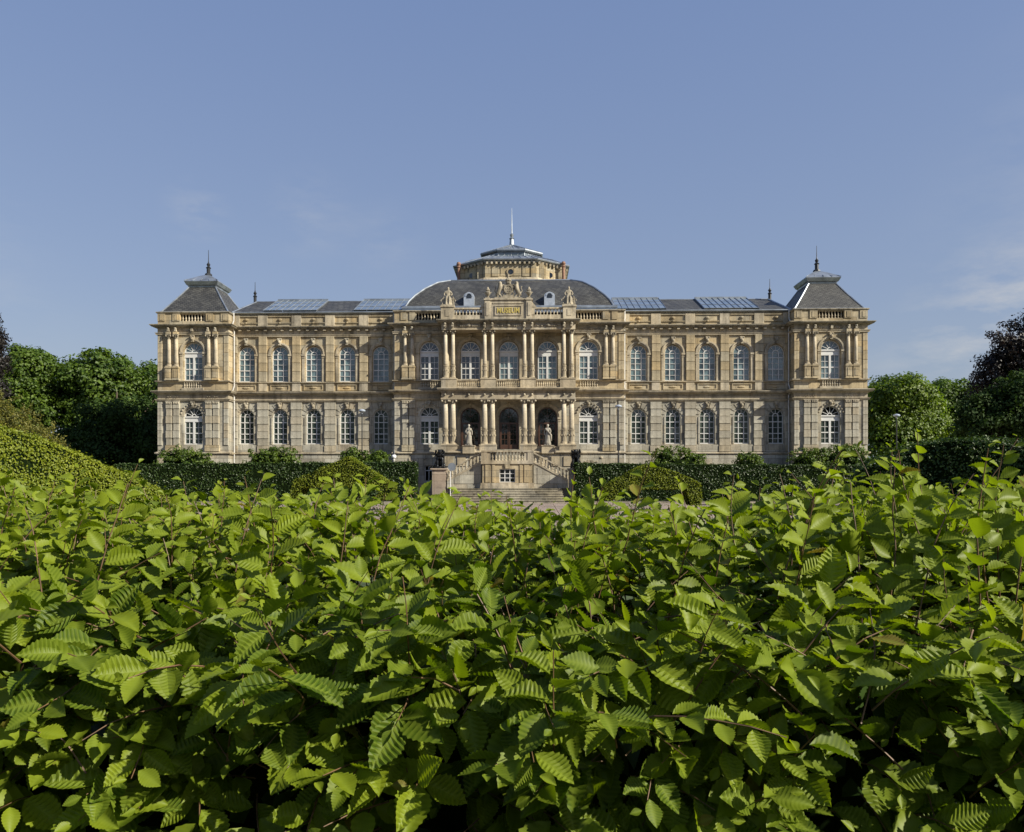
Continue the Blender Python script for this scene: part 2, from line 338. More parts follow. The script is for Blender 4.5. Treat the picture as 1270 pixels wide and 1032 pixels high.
# ================================================================ the museum
TH = .0235
MUS = thing('museum_building', 'long two storey sandstone museum with columned portico, corner towers and slate roofs', 'museum', ((631.5-PCX)*67/F, 67, 0), -TH)
P1 = -1.2           # front plane of towers and centre block
def wall_bay(mb, x0, x1, z0, z1, y, op=None, rev=.35):
    """op = (cx, half width, sill z, spring z, arched)"""
    if x0 > x1: x0, x1 = x1, x0
    if not op:
        mb.quad((x0, y, z0), (x1, y, z0), (x1, y, z1), (x0, y, z1)); return
    cx, hw, zs, zp, arch = op; a, b = cx-hw, cx+hw; Y = y+rev
    mb.quad((x0, y, z0), (a, y, z0), (a, y, z1), (x0, y, z1)); mb.quad((b, y, z0), (x1, y, z0), (x1, y, z1), (b, y, z1))
    mb.quad((a, y, z0), (b, y, z0), (b, y, zs), (a, y, zs))
    pts = [(cx-hw*math.cos(math.pi*i/14), zp+hw*math.sin(math.pi*i/14)) for i in range(15)] if arch else [(a, zp), (b, zp)]
    for (xa, za), (xb, zb) in zip(pts, pts[1:]):
        mb.quad((xa, y, za), (xb, y, zb), (xb, y, z1), (xa, y, z1)); mb.quad((xa, y, za), (xb, y, zb), (xb, Y, zb), (xa, Y, za))
    mb.quad((a, y, zs), (a, Y, zs), (a, Y, zp), (a, y, zp)); mb.quad((b, y, zs), (b, Y, zs), (b, Y, zp), (b, y, zp)); mb.quad((a, y, zs), (b, y, zs), (b, Y, zs), (a, Y, zs))
def pane_mesh(hw, hs, arch, mat, y=.05):
    m = MB(); pts = [(-hw, 0), (hw, 0)]
    pts += [(hw*math.cos(math.pi*i/14), hs+hw*math.sin(math.pi*i/14)) for i in range(15)] if arch else [(hw, hs), (-hw, hs)]
    m.poly([(x, y, z) for x, z in pts]); return m.mesh('pane', mat)
def win_wing(hw, hs, rows):
    m = MB(); t = .06; q = .034; c = hw*.36
    m.box(-hw, -hw+t, 0, .06, 0, hs); m.box(hw-t, hw, 0, .06, 0, hs); m.box(-hw+t, hw-t, 0, .06, 0, .09)
    m.ring(0, hs, hw-t, hw, 0, .06, n=14)
    for s in (-1, 1): m.box(s*c-q, s*c+q, -.01, .05, .09, hs-.02)
    m.ring(0, hs-.02, c-.03, c+.045, -.012, .05, n=8)
    for i, z in enumerate(rows):
        k = .036 if i % 2 == 1 else .017
        m.box(-hw+t, hw-t, -.014+.003*i, .045, z-k, z+k)
    for a in (90, 50, 130):
        u, v = math.cos(R(a)), math.sin(R(a)); r0, r1 = c+.04, hw-t+.01; p = .022
        m.extrude([(u*r0-v*p, hs+v*r0+u*p), (u*r1-v*p, hs+v*r1+u*p), (u*r1+v*p, hs+v*r1-u*p), (u*r0+v*p, hs+v*r0-u*p)], 0, .04)
    return m.mesh('window', M_FR)
def win_big(hw, zr, hs, mat=None, thin=True):
    """casements to zr, transom zr..hs, fanlight above hs"""
    m = MB(); t = .085
    m.box(-hw, -hw+t, 0, .07, 0, zr); m.box(hw-t, hw, 0, .07, 0, zr); m.box(-hw+t, hw-t, 0, .07, 0, .1)
    m.box(-hw, hw, -.03, .07, zr, zr+.12); m.box(-hw, hw, .0, .07, zr+.12, hs-.1); m.box(-hw-.02, hw+.02, -.06, .07, hs-.1, hs+.02)
    m.box(-.085, .085, -.03, .06, .1, zr); m.box(-hw+t, -.085, -.012, .05, zr*.5-.045, zr*.5+.045); m.box(.085, hw-t, -.012, .05, zr*.5-.045, zr*.5+.045)
    for s in (-1, 1):
        c = s*(hw-t+.085)/2; a, b = (c-.018, c+.018)
        m.box(a, b, .006, .045, .1, zr)
        for z in (zr*.25, zr*.75): m.box(min(s*.085, s*(hw-t)), max(s*.085, s*(hw-t)), .01, .04, z-.018, z+.018)
    m.ring(0, hs, hw-t, hw, 0, .06, n=14); m.ring(0, hs, .16, .22, 0, .05, n=8)
    for a in (25, 58, 90, 122, 155):
        u, v = math.cos(R(a)), math.sin(R(a)); r0, r1 = .2, hw-t+.01; p = .02
        m.extrude([(u*r0-v*p, hs+.01+v*r0+u*p), (u*r1-v*p, hs+v*r1+u*p), (u*r1+v*p, hs+v*r1-u*p), (u*r0+v*p, hs+.01+v*r0-u*p)], .002, .042)
    return m.mesh('window', mat or M_FR)
W_UP = (win_wing(.70, 2.39, (.5, 1.0, 1.5, 1.98, 2.39)), pane_mesh(.69, 2.39, 1, G_UP)); W_LOW = (win_wing(.64, 2.41, (.45, .9, 1.4, 1.9, 2.41)), pane_mesh(.63, 2.41, 1, G_LO))
BIG_U = (10.30, 2.0, 2.48); BIG_L = (4.80, 1.95, 2.42)
W_BU = (win_big(.81, 2.0, 2.48), pane_mesh(.8, 2.48, 1, G_UP)); W_BUD = (W_BU[0], pane_mesh(.8, 2.48, 1, G_DK)); W_BL = (win_big(.81, 1.95, 2.42), pane_mesh(.8, 2.42, 1, G_LO))  # darker pane copy paints shade into upper windows left of the centre
fm = MB(); fm.poly([(.79*math.cos(math.pi*i/14), .048, 2.43+.78*math.sin(math.pi*i/14)) for i in range(15)]); FAN = fm.mesh('fanlight_pane', G_DK)
def put_window(pair, x, y, z, label=None):
    o = link('window', pair[0], MUS, (x, y, z)); link('pane', pair[1], o)
    if pair is W_BL: link('fanlight_pane', FAN, o)
    elif pair is W_BUD: link('fanlight_pane', FAN, o, (0, 0, .06))
    if label: o['label'] = label
    return o
# baluster and balustrade
def balusters(mb, xa, xb, y, z0, z1, dz=0, n=None, sp=.27):
    n = n or max(2, int(round(abs(xb-xa)/sp)))
    for i in range(n):
        t = (i+.5)/n; x = xa+(xb-xa)*t; zz = z0+dz*t; h = z1-z0; r = .085
        mb.lathe([(r, 0), (r, h*.1), (r*.45, h*.16), (r*.95, h*.36), (r*.5, h*.62), (r*.4, h*.8), (r*.85, h*.88), (r*.85, h)], x, y, 8, zo=zz)
ARCH_U = None
def archivolt(x, y, zc, r, zj0, mb):
    mb.ring(x, zc, r+.06, r+.17, y-.05, y, n=16); mb.ring(x, zc, r+.17, r+.30, y-.10, y, n=16)
    for s in (-1, 1):
        mb.box(x+s*(r+.07), x+s*(r+.29), y-.055, y, zj0, zc-.18); mb.box(x+s*(r+.03), x+s*(r+.34), y-.12, y, zc-.18, zc-.02)
        mb.box(x+s*(r+.05), x+s*(r+.32), y-.09, y, zc-.36, zc-.30)
def keystone(mb, x, y, zb, zt, wd=.26, d=.2):
    mb.extrude([(x-wd*.38, zb), (x+wd*.38, zb), (x+wd*.6, zt), (x-wd*.6, zt)], y-d, y)
    mb.ball((x, y-d-.02, (zb+zt)/2-.02), .13, 8, 6, (.85, .6, 1.15)); mb.ball((x, y-d-.12, (zb+zt)/2-.05), .05, 6, 4)
    for s in (-1, 1): mb.ball((x+s*.14, y-d+.02, zt-.08), .075, 6, 4)
def voussoirs(mb, x, y, zc, r):
    for a in (18, 42, 66, 114, 138, 162):
        for da in (9,):
            r0, r1 = r+.05, r+.48+.16*abs(math.cos(R(a)))
            p = [(x+math.cos(R(a-da))*r0, zc+math.sin(R(a-da))*r0), (x+math.cos(R(a-da))*r1, zc+math.sin(R(a-da))*r1), (x+math.cos(R(a+da))*r1, zc+math.sin(R(a+da))*r1), (x+math.cos(R(a+da))*r0, zc+math.sin(R(a+da))*r0)]
            p = [(u, min(v, 8.56)) for u, v in p]
            mb.extrude(p, y-.05, y)
# ---- stone blocks of the pilasters (alike pieces share meshes)
blk = {}
def block(x, y, z, wd, h, d, mat):
    k = (round(wd, 2), round(h, 2), round(d, 2), mat.name)
    if k not in blk:
        b = .018; m = MB(); wq, hq = wd/2, h/2-.012
        m.v = [(-wq, 0, -hq), (wq, 0, -hq), (wq, 0, hq), (-wq, 0, hq), (-wq+b, -d, -hq+b), (wq-b, -d, -hq+b), (wq-b, -d, hq-b), (-wq+b, -d, hq-b), (-wq, -d+b, -hq), (wq, -d+b, -hq), (wq, -d+b, hq), (-wq, -d+b, hq)]
        m.f = [(4, 5, 6, 7), (0, 1, 9, 8), (1, 2, 10, 9), (2, 3, 11, 10), (3, 0, 8, 11), (8, 9, 5, 4), (9, 10, 6, 5), (10, 11, 7, 6), (11, 8, 4, 7)]
        blk[k] = m.mesh('stone', mat)
    link('stone', blk[k], MUS, (x, y, z+h/2))
def pilaster_low(x, y, wd, n=6, z0=4.72, z1=8.5):
    h = (z1-z0)/n
    for i in range(n):
        e = .06 if i % 2 else 0
        block(x, y, z0+i*h, wd+e, h, .15+e*.6, M_LOB)
def pilaster_up(x, y, wd, z0=10.3, z1=14.28, n=5, d=.16):
    hs = [.9, .75, .85, .7, .78]; k = (z1-z0)/sum(hs[:n]); z = z0
    for i in range(n):
        block(x, y, z, wd, hs[i]*k, d, M_UPB); z += hs[i]*k

PROF_MAIN = [(0, 14.78), (.10, 14.80), (.14, 14.88), (.40, 14.92), (.45, 14.99), (.52, 15.04), (.52, 15.10), (.1, 15.16), (0, 15.16)]
PROF_ARCH = [(0, 14.24), (.13, 14.24), (.13, 14.33), (.17, 14.35), (.19, 14.42), (.0, 14.44)]
PROF_STR = [(0, 9.08), (.10, 9.10), (.14, 9.18), (.34, 9.22), (.40, 9.30), (.44, 9.36), (.44, 9.40), (.04, 9.46), (0, 9.46)]
PROF_ARCHL = [(0, 8.55), (.13, 8.55), (.13, 8.62), (.18, 8.64), (.2, 8.70), (0, 8.72)]
PROF_SILL = [(0, 10.16), (.10, 10.18), (.18, 10.22), (.18, 10.28), (0, 10.30)]
PROF_PL = [(0, 3.92), (.14, 3.94), (.20, 4.02), (.20, 4.10), (.03, 4.18), (0, 4.18)]
PROF_GUT = [(0, 16.22), (.16, 16.24), (.26, 16.32), (.26, 16.40), (0, 16.44)]
PROF_RAIL = [(0, 16.08), (.09, 16.10), (.13, 16.16), (.13, 16.22), (0, 16.26)]
BACK = 19.0
# ---- wings
for s in (-1, 1):
    xa, xb = 9.79, 24.12
    cs = [11.2+2.95*k for k in range(5)]
    eb = [xa] + [(cs[i]+cs[i+1])/2 for i in range(4)] + [xb]
    mu, ml, mbm, pan, arch, vou, key, pil = MB(), MB(), MB(), MB(), MB(), MB(), MB(), MB()
    for i, c in enumerate(cs):
        x0, x1 = s*eb[i], s*eb[i+1]; c = s*c
        wall_bay(mu, x0, x1, 9.4, 14.3, 0, (c, .70, 10.32, 12.74, 1), .3)
        wall_bay(ml, x0, x1, 4.1, 8.6, 0, (c, .64, 4.87, 7.28, 1), .3)
        wall_bay(mbm, x0, x1, 0, 3.95, -.1, (c, .5, 1.3, 2.9, 0), .3)
        put_window(W_UP, c, .2, 10.32); put_window(W_LOW, c, .2, 4.87)
        arch.mark(); archivolt(c, 0, 12.74, .70, 10.3, arch); key.mark(); keystone(key, c, 0, 13.5, 14.1)
        vou.mark(); voussoirs(vou, c, 0, 7.28, .66); key.mark(); keystone(key, c, 0, 7.95, 8.5, .24, .16)
        vou.box(c-.78, c-.66, -.05, 0, 4.87, 7.2); vou.box(c+.66, c+.78, -.05, 0, 4.87, 7.2)
        vou.box(c-.95, c+.95, -.1, 0, 4.2, 4.80)
        # sunk panel frame below the upper window
        pan.mark()
        for a in ((c-.85, c+.85, 9.98, 10.06), (c-.85, c+.85, 9.55, 9.63), (c-.85, c-.77, 9.63, 9.98), (c+.77, c+.85, 9.63, 9.98)): pan.box(a[0], a[1], -.07, 0, a[2], a[3])
        pan.ball((c, -.02, 9.8), .13, 8, 4, (2.6, .5, .7))
        # attic panel and rosette
        pan.mark()
        for a in ((c-1.02, c+1.02, 15.98, 16.08), (c-1.02, c+1.02, 15.42, 15.48)): pan.box(a[0], a[1], -.1, -.02, a[2], a[3])
        pan.ball((c, -.05, 15.75), .16, 8, 4, (1.3, .7, .8)); pan.ball((c, -.12, 15.45), .08, 6, 4, (1.4, 1, 1))
    lx = [s*9.99] + [s*e for e in eb[1:-1]] + [s*23.98]
    for i, x in enumerate(lx):
        wu = .72 if 0 < i < 5 else .4; wl = .92 if 0 < i < 5 else .42
        pilaster_up(x, 0, wu); pilaster_low(x, 0, wl)
        pil.mark().box(x-wl/2-.03, x+wl/2+.03, -.16, 0, 4.2, 4.72); pil.mark().box(x-.42, x+.42, -.12, -.02, 15.2, 16.15); pil.mark().box(x-wu/2, x+wu/2, -.14, 0, 9.5, 10.14)
    obj('wall', mu, M_UP, MUS); obj('wall', ml, M_LO, MUS); obj('basement_wall', mbm, M_LO, MUS)
    a = MB(); wall_bay(a, s*xa, s*xb, 15.1, 16.3, -.02); obj('attic_wall', a, M_UP, MUS)
    parts('wall_panel', pan, M_UP, MUS); parts('window_surround', arch, M_TR, MUS); parts('arch_stones', vou, M_LO, MUS); parts('keystone', key, M_SCU, MUS); parts('pilaster_base', pil, M_TR, MUS)
    for nm, pr, y, mt in (('main_cornice', PROF_MAIN, 0, M_CO), ('architrave', PROF_ARCH, -.01, M_TR), ('string_cornice', PROF_STR, 0, M_TR), ('architrave', PROF_ARCHL, -.01, M_TR), ('sill_course', PROF_SILL, -.0, M_TR), ('plinth_moulding', PROF_PL, -.0, M_TR), ('gutter', PROF_GUT, -.02, M_ZN)):
        p = sorted((s*xa, s*xb)); a = MB(); a.sweep([(p[0], y), (p[1], y)], pr); obj(nm, a, mt, MUS)
    d = MB(); x = xa+.2
    a = MB(); a.box(s*xa, s*xb, -.06, .3, 8.7, 9.1); a.box(s*xa, s*xb, -.06, .3, 14.4, 14.8); obj('frieze', a, M_TR, MUS)
    while x < xb-.1:
        d.box(s*x-.05, s*x+.05, -.15, 0, 9.0, 9.1); x += .2
    x = xa+.35
    while x < xb-.1:
        d.box(s*x-.12, s*x+.12, -.34, 0, 14.72, 14.86); x += .74
    obj('modillions', d, M_TR, MUS, kind='stuff')
    # roof of the wing: slate and skylight strips over a low slope
    segs = [(24.3, 21.6, 'slate'), (21.6, 16.9, 'glass'), (16.9, 13.6, 'slate'), (13.6, 9.3, 'glass')]
    for (u, v, k) in segs:
        m = MB(); y0, z0, y1, z1 = .0, 16.42, 4.2, 18.3
        hip = .7 if k == 'slate' and u > 24 else 0
        if k == 'slate':
            m.quad((s*u, y0, z0), (s*v, y0, z0), (s*v, y1, z1), (s*(u-hip), y1, z1)); m.quad((s*(u-hip), y1, z1), (s*v, y1, z1), (s*v, 2*y1, z0), (s*u, 2*y1, z0))
            if hip: m.poly([(s*u, y0, z0), (s*(u-hip), y1, z1), (s*u, 2*y1, z0)])
            obj('slate_roof', m, M_SL, MUS)
            t = MB(); t.tube([(s*(u-hip), y1, z1), (s*v, y1, z1)], .07, 6)
            if hip: t.tube([(s*u, y0, z0), (s*(u-hip), y1, z1)], .07, 6)
            obj('ridge_flashing', t, M_ZN, MUS)
        else:
            zz = .12; m.box(s*u, s*v, y1-.05, y1+.05, z1+zz-.02, z1+zz+.12)
            n = int(round(abs(u-v)/.52))
            for i in range(n+1):
                x = s*(u+(v-u)*i/n); m.tube([(x, y0+.15, z0+zz+.07), (x, y1, z1+zz+.03)], .035, 4)
            for t in (.02, .36, .7): m.tube([(s*u, y0+.15+t*4.05, z0+zz+.07+t*1.8), (s*v, y0+.15+t*4.05, z0+zz+.07+t*1.8)], .03, 4)
            m.quad((s*u, y0, z0), (s*u, y0+.15, z0+zz), (s*u, y1, z1+zz), (s*u, y1, z1)); m.quad((s*v, y0, z0), (s*v, y0+.15, z0+zz), (s*v, y1, z1+zz), (s*v, y1, z1))
            o = obj('skylight', m, M_ZN, MUS)
            g = MB(); g.quad((s*u, y0+.15, z0+zz+.05), (s*v, y0+.15, z0+zz+.05), (s*v, y1, z1+zz), (s*u, y1, z1+zz)); g.quad((s*u, y1, z1+zz), (s*v, y1, z1+zz), (s*v, 2*y1, z0), (s*u, 2*y1, z0)); obj('pane', g, G_SKY, o)
    f = MB(); f.lathe([(.14, 0), (.14, .5), (.2, .55), (.08, .7), (.16, .85), (.05, 1.05), (.03, 1.2), (.02, 1.9)], 0, 0, 8)
    obj('finial', f, M_IRON, MUS, (s*23.75, 4.2, 18.25))
    # downpipes in the inner corners
    for x, y in ((s*23.98, -.28), (s*9.95, -.28)):
        a = MB(); a.tube([(x, y, 0), (x, y, 9.0), (x, y-.35, 9.25), (x, y-.35, 9.5), (x, y, 9.9), (x, y, 14.7), (x, y-.4, 15.0), (x, y-.4, 15.25), (x, y-.1, 15.6), (x, y-.1, 16.3)], .06, 6); obj('downpipe', a, M_PIPE, MUS)

# ---- columns (shaft > capital, base)
def col_meshes(r, h, drum):
    m = MB(); m.lathe([(r*1.02, drum), (r, drum+.2), (r*.97, h*.6), (r*.86, h)], n=14)
    sh = m.mesh('column', M_COL, True)
    c = MB(); c.lathe([(r*.9, 0), (r*1.05, .05), (r*.88, .08), (r*1.0, .18), (r*1.35, .34)], n=12); c.box(-r*1.35, r*1.35, -r*1.35, r*1.35, .34, .41)
    for sx in (-1, 1):
        for sy in (-1, 1): c.ball((sx*r*1.2, sy*r*1.2, .26), r*.42, 7, 5)
        c.ball((sx*r*1.05, 0, .14), r*.3, 6, 4); c.ball((0, sx*r*1.05, .14), r*.3, 6, 4)
    b = MB(); b.box(-r*1.4, r*1.4, -r*1.4, r*1.4, 0, .09); b.lathe([(r*1.38, .09), (r*1.4, .14), (r*1.2, .18), (r*1.28, .23), (r*1.12, .26)], n=14)
    d = None
    if drum > .4:
        b.lathe([(r*1.14, .26), (r*1.12, drum-.12), (r*1.3, drum-.09), (r*1.3, drum-.02), (r*1.03, drum)], n=14)
        for k in range(8):
            a = k*math.pi/4; b.ball((math.cos(a)*r*1.13, math.sin(a)*r*1.13, drum*.62), r*.28, 6, 4, (1, 1, 1.5))
    return sh, c.mesh('capital', M_SCU), b.mesh('base', M_TR)
def put_col(ms, x, y, z, h):
    o = link('column', ms[0], MUS, (x, y, z)); link('capital', ms[1], o, (0, 0, h)); link('base', ms[2], o); return o
HU = 13.90-10.23; HL = 8.09-4.69
CU = col_meshes(.165, HU, 1.1); CLo = col_meshes(.225, HL, 1.25); CT = col_meshes(.16, 13.84-11.45, .24)

# ---- a front bay with big windows shared by towers and centre block
def big_bay(x0, x1, c, y, wu, wl, op=True, ornaments=True, pu=None, up_pair=None, lo_pair=None):
    wall_bay(wu, x0, x1, 9.4, 14.3, y, (c, .81, 10.30, 12.78, 1), .35); wall_bay(wl, x0, x1, 4.1, 8.6, y, (c, .81, 4.80, 7.22, 1), .35)
    put_window(up_pair or W_BU, c, y+.22, 10.30); put_window(lo_pair or W_BL, c, y+.22, 4.80)
    pu.mark(); archivolt(c, y, 12.78, .81, 10.3, pu); pu.mark(); keystone(pu, c, y, 13.62, 14.18)
def garland(mb, x0, x1, y, z):
    n = max(6, int((x1-x0)/.16))
    for i in range(n):
        t = (i+.5)/n; mb.ball((x0+(x1-x0)*t, y, z-.09*math.sin(math.pi*((t*2) % 1))+random.uniform(-.02, .02)), random.uniform(.06, .11), 6, 4, (1, .8, 1))
def tower(s):
    xa, xb, cx = s*24.12, s*30.27, s*27.2; x0, x1 = min(xa, xb), max(xa, xb); yb = 5.2
    wu, wl, pu, orn = MB(), MB(), MB(), MB()
    big_bay(x0, x1, cx, P1, wu, wl, pu=pu)
    for m, a, b in ((wu, 9.4, 14.3), (wl, 4.1, 8.6)):
        for x in (x0, x1): m.quad((x, P1, a), (x, yb, a), (x, yb, b), (x, P1, b))
        m.quad((x0, yb, a), (x1, yb, a), (x1, yb, b), (x0, yb, b))
    ba = MB(); ba.box(x0-.0, x1+.0, P1-.08, yb, 0, 3.95); obj('basement_wall', ba, M_LO, MUS)
    obj('wall', wu, M_UP, MUS); obj('wall', wl, M_LO, MUS)
    path = [(x0, yb), (x0, P1), (x1, P1), (x1, yb)]
    for nm, pr, mt in (('main_cornice', PROF_MAIN, M_CO), ('architrave', PROF_ARCH, M_TR), ('string_cornice', PROF_STR, M_TR), ('architrave', PROF_ARCHL, M_TR), ('sill_course', PROF_SILL, M_TR), ('plinth_moulding', PROF_PL, M_TR), ('parapet_coping', PROF_RAIL, M_CO)):
        a = MB(); a.sweep(path, pr); obj(nm, a, mt, MUS)
    a = MB(); a.box(x0, x1, P1-.04, yb, 8.68, 9.12); a.box(x0, x1, P1-.04, yb, 14.4, 14.82); obj('frieze', a, M_TR, MUS)
    # parapet with baluster window
    a = MB(); a.box(x0, x1, P1, P1+.3, 15.1, 15.42); a.box(x0, cx-1.1, P1, P1+.3, 15.42, 16.1); a.box(cx+1.1, x1, P1, P1+.3, 15.42, 16.1)
    a.box(cx-1.1, cx+1.1, P1, P1+.3, 16.02, 16.1)
    for x in (x0, x1): a.box(x, x+(.3 if x == x0 else -.3), P1+.3, yb, 15.1, 16.1)
    for d in (-2.75, -1.45, 1.45, 2.75): a.box(cx+d-.32, cx+d+.32, P1-.06, P1, 15.42, 16.08); a.box(cx+d-.13, cx+d+.13, P1-.09, P1-.06, 15.5, 15.98)
    obj('parapet', a, M_UP, MUS)
    b = MB(); balusters(b, cx-1.05, cx+1.05, P1+.12, 15.42, 16.02); obj('balusters', b, M_TR, MUS, kind='stuff')
    b = MB(); balusters(b, cx-.8, cx+.8, P1-.05, 9.66, 10.14, sp=.2); b.box(cx-.95, cx+.95, P1-.13, P1, 9.48, 9.66); obj('balusters', b, M_TR, MUS, kind='stuff')
    # columns on pedestals, consoles above, rusticated pilasters below
    ped = MB()
    for d in (-2.03, -1.4, 1.4, 2.03):
        x = cx+d
        put_col(CT, x, P1-.12, 11.45, 13.84-11.45)
        ped.mark().box(x-.26, x+.26, P1-.34, P1, 10.3, 11.32); ped.box(x-.30, x+.30, P1-.38, P1, 11.32, 11.45); ped.box(x-.3, x+.3, P1-.38, P1, 10.3, 10.42); ped.box(x-.13, x+.13, P1-.37, P1-.34, 10.52, 11.2)
        ped.mark().box(x-.2, x+.2, P1-.34, P1, 14.26, 14.45)
        pilaster_low(x, P1, .5)
        ped.mark().box(x-.31, x+.31, P1-.2, P1, 4.2, 4.72)
        orn.box(x-.09, x+.09, P1-.36, P1, 14.5, 14.82); orn.ball((x, P1-.3, 14.74), .11, 7, 5); orn.ball((x, P1-.22, 14.52), .09, 7, 5)
        for q in (-.2, -.07, .07, .2): orn.ball((x+q, P1-.2, 8.36+.05*abs(q)), .075, 6, 4, (1, .8, 1.5))
        orn.box(x-.3, x+.3, P1-.24, P1, 8.47, 8.55); orn.ball((x-.1, P1-.1, 8.92), .06, 6, 4); orn.ball((x+.1, P1-.1, 8.92), .06, 6, 4)
    for e in (x0+.2, x1-.2):
        for i in range(6): block(e, P1, 4.72+i*.63, .4, .63, .07, M_LOB)
        for i in range(5): block(e, P1, 10.3+i*.79, .4, .79, .05, M_UPB)
    garland(orn, cx-1.1, cx+1.1, P1-.06, 14.68)
    orn.box(cx-.1, cx+.1, P1-.3, P1, 14.5, 14.8); orn.ball((cx, P1-.2, 14.6), .1, 7, 5)
    for a in range(15, 170, 15):
        orn.ball((cx+math.cos(R(a))*1.05, P1-.03, 7.22+math.sin(R(a))*1.05), .085, 6, 4)
    keystone(orn, cx, P1, 8.0, 8.5, .24, .16)
    parts('window_surround', pu, M_TR, MUS); parts('pedestal', ped, M_UP, MUS); obj('carved_ornament', orn, M_SCU, MUS, kind='stuff')
    # mansard tower roof
    yc = P1+.25; zc = 16.26
    m = MB(); R0 = (cx-2.95, cx+2.95, P1+.28, yb-.2); R1 = (cx-1.16, cx+1.16, P1+1.9, yb-1.9)
    def ring4(r, z): return [(r[0], r[2], z), (r[1], r[2], z), (r[1], r[3], z), (r[0], r[3], z)]
    rings = [ring4(R0, zc)]
    for t in (.25, .5, .75, 1):
        k = t+.02*math.sin(math.pi*t)
        rings.append(ring4(tuple(R0[i]+(R1[i]-R0[i])*k for i in range(4)), zc+(18.85-zc)*t))
    for A, B in zip(rings, rings[1:]):
        for i in range(4): m.quad(A[i], A[(i+1) % 4], B[(i+1) % 4], B[i])
    rf = obj('tower_roof', m, M_SL, MUS)
    h = MB()
    for i in range(4): h.tube([r[i] for r in rings], .07, 6)
    h.sweep([(R0[0], R0[2]), (R0[1], R0[2]), (R0[1], R0[3]), (R0[0], R0[3])], [(-.1, zc-.06), (.12, zc-.06), (.12, zc+.05), (-.1, zc+.12)], True)
    h.sweep([(R1[0], R1[2]), (R1[1], R1[2]), (R1[1], R1[3]), (R1[0], R1[3])], [(-.1, 18.8), (.07, 18.8), (.09, 18.92), (.2, 19.0), (.3, 19.2), (.34, 19.28), (.3, 19.34), (-.0, 19.58), (-.55, 19.95), (-1.15, 20.25)], True)
    for k in range(5):
        x = R1[0]+(R1[1]-R1[0])*k/4; h.tube([(x+(x-cx)*.3, R1[2]-.36, 19.36), (cx+(x-cx)*.05, (R1[2]+R1[3])/2-.1, 20.25)], .025, 4)
    obj('roof_cap', h, M_ZN, rf)
    h = MB(); h.lathe([(.34, 0), (.3, .12), (.17, .2), (.17, .62), (.24, .68), (.1, .8), (.17, .98), (.06, 1.15), (.035, 1.3), (.02, 2.3)], n=8)
    obj('finial', h, M_IRON, rf, (cx, (R1[2]+R1[3])/2, 20.2))
    return rf
tower(-1); tower(1)

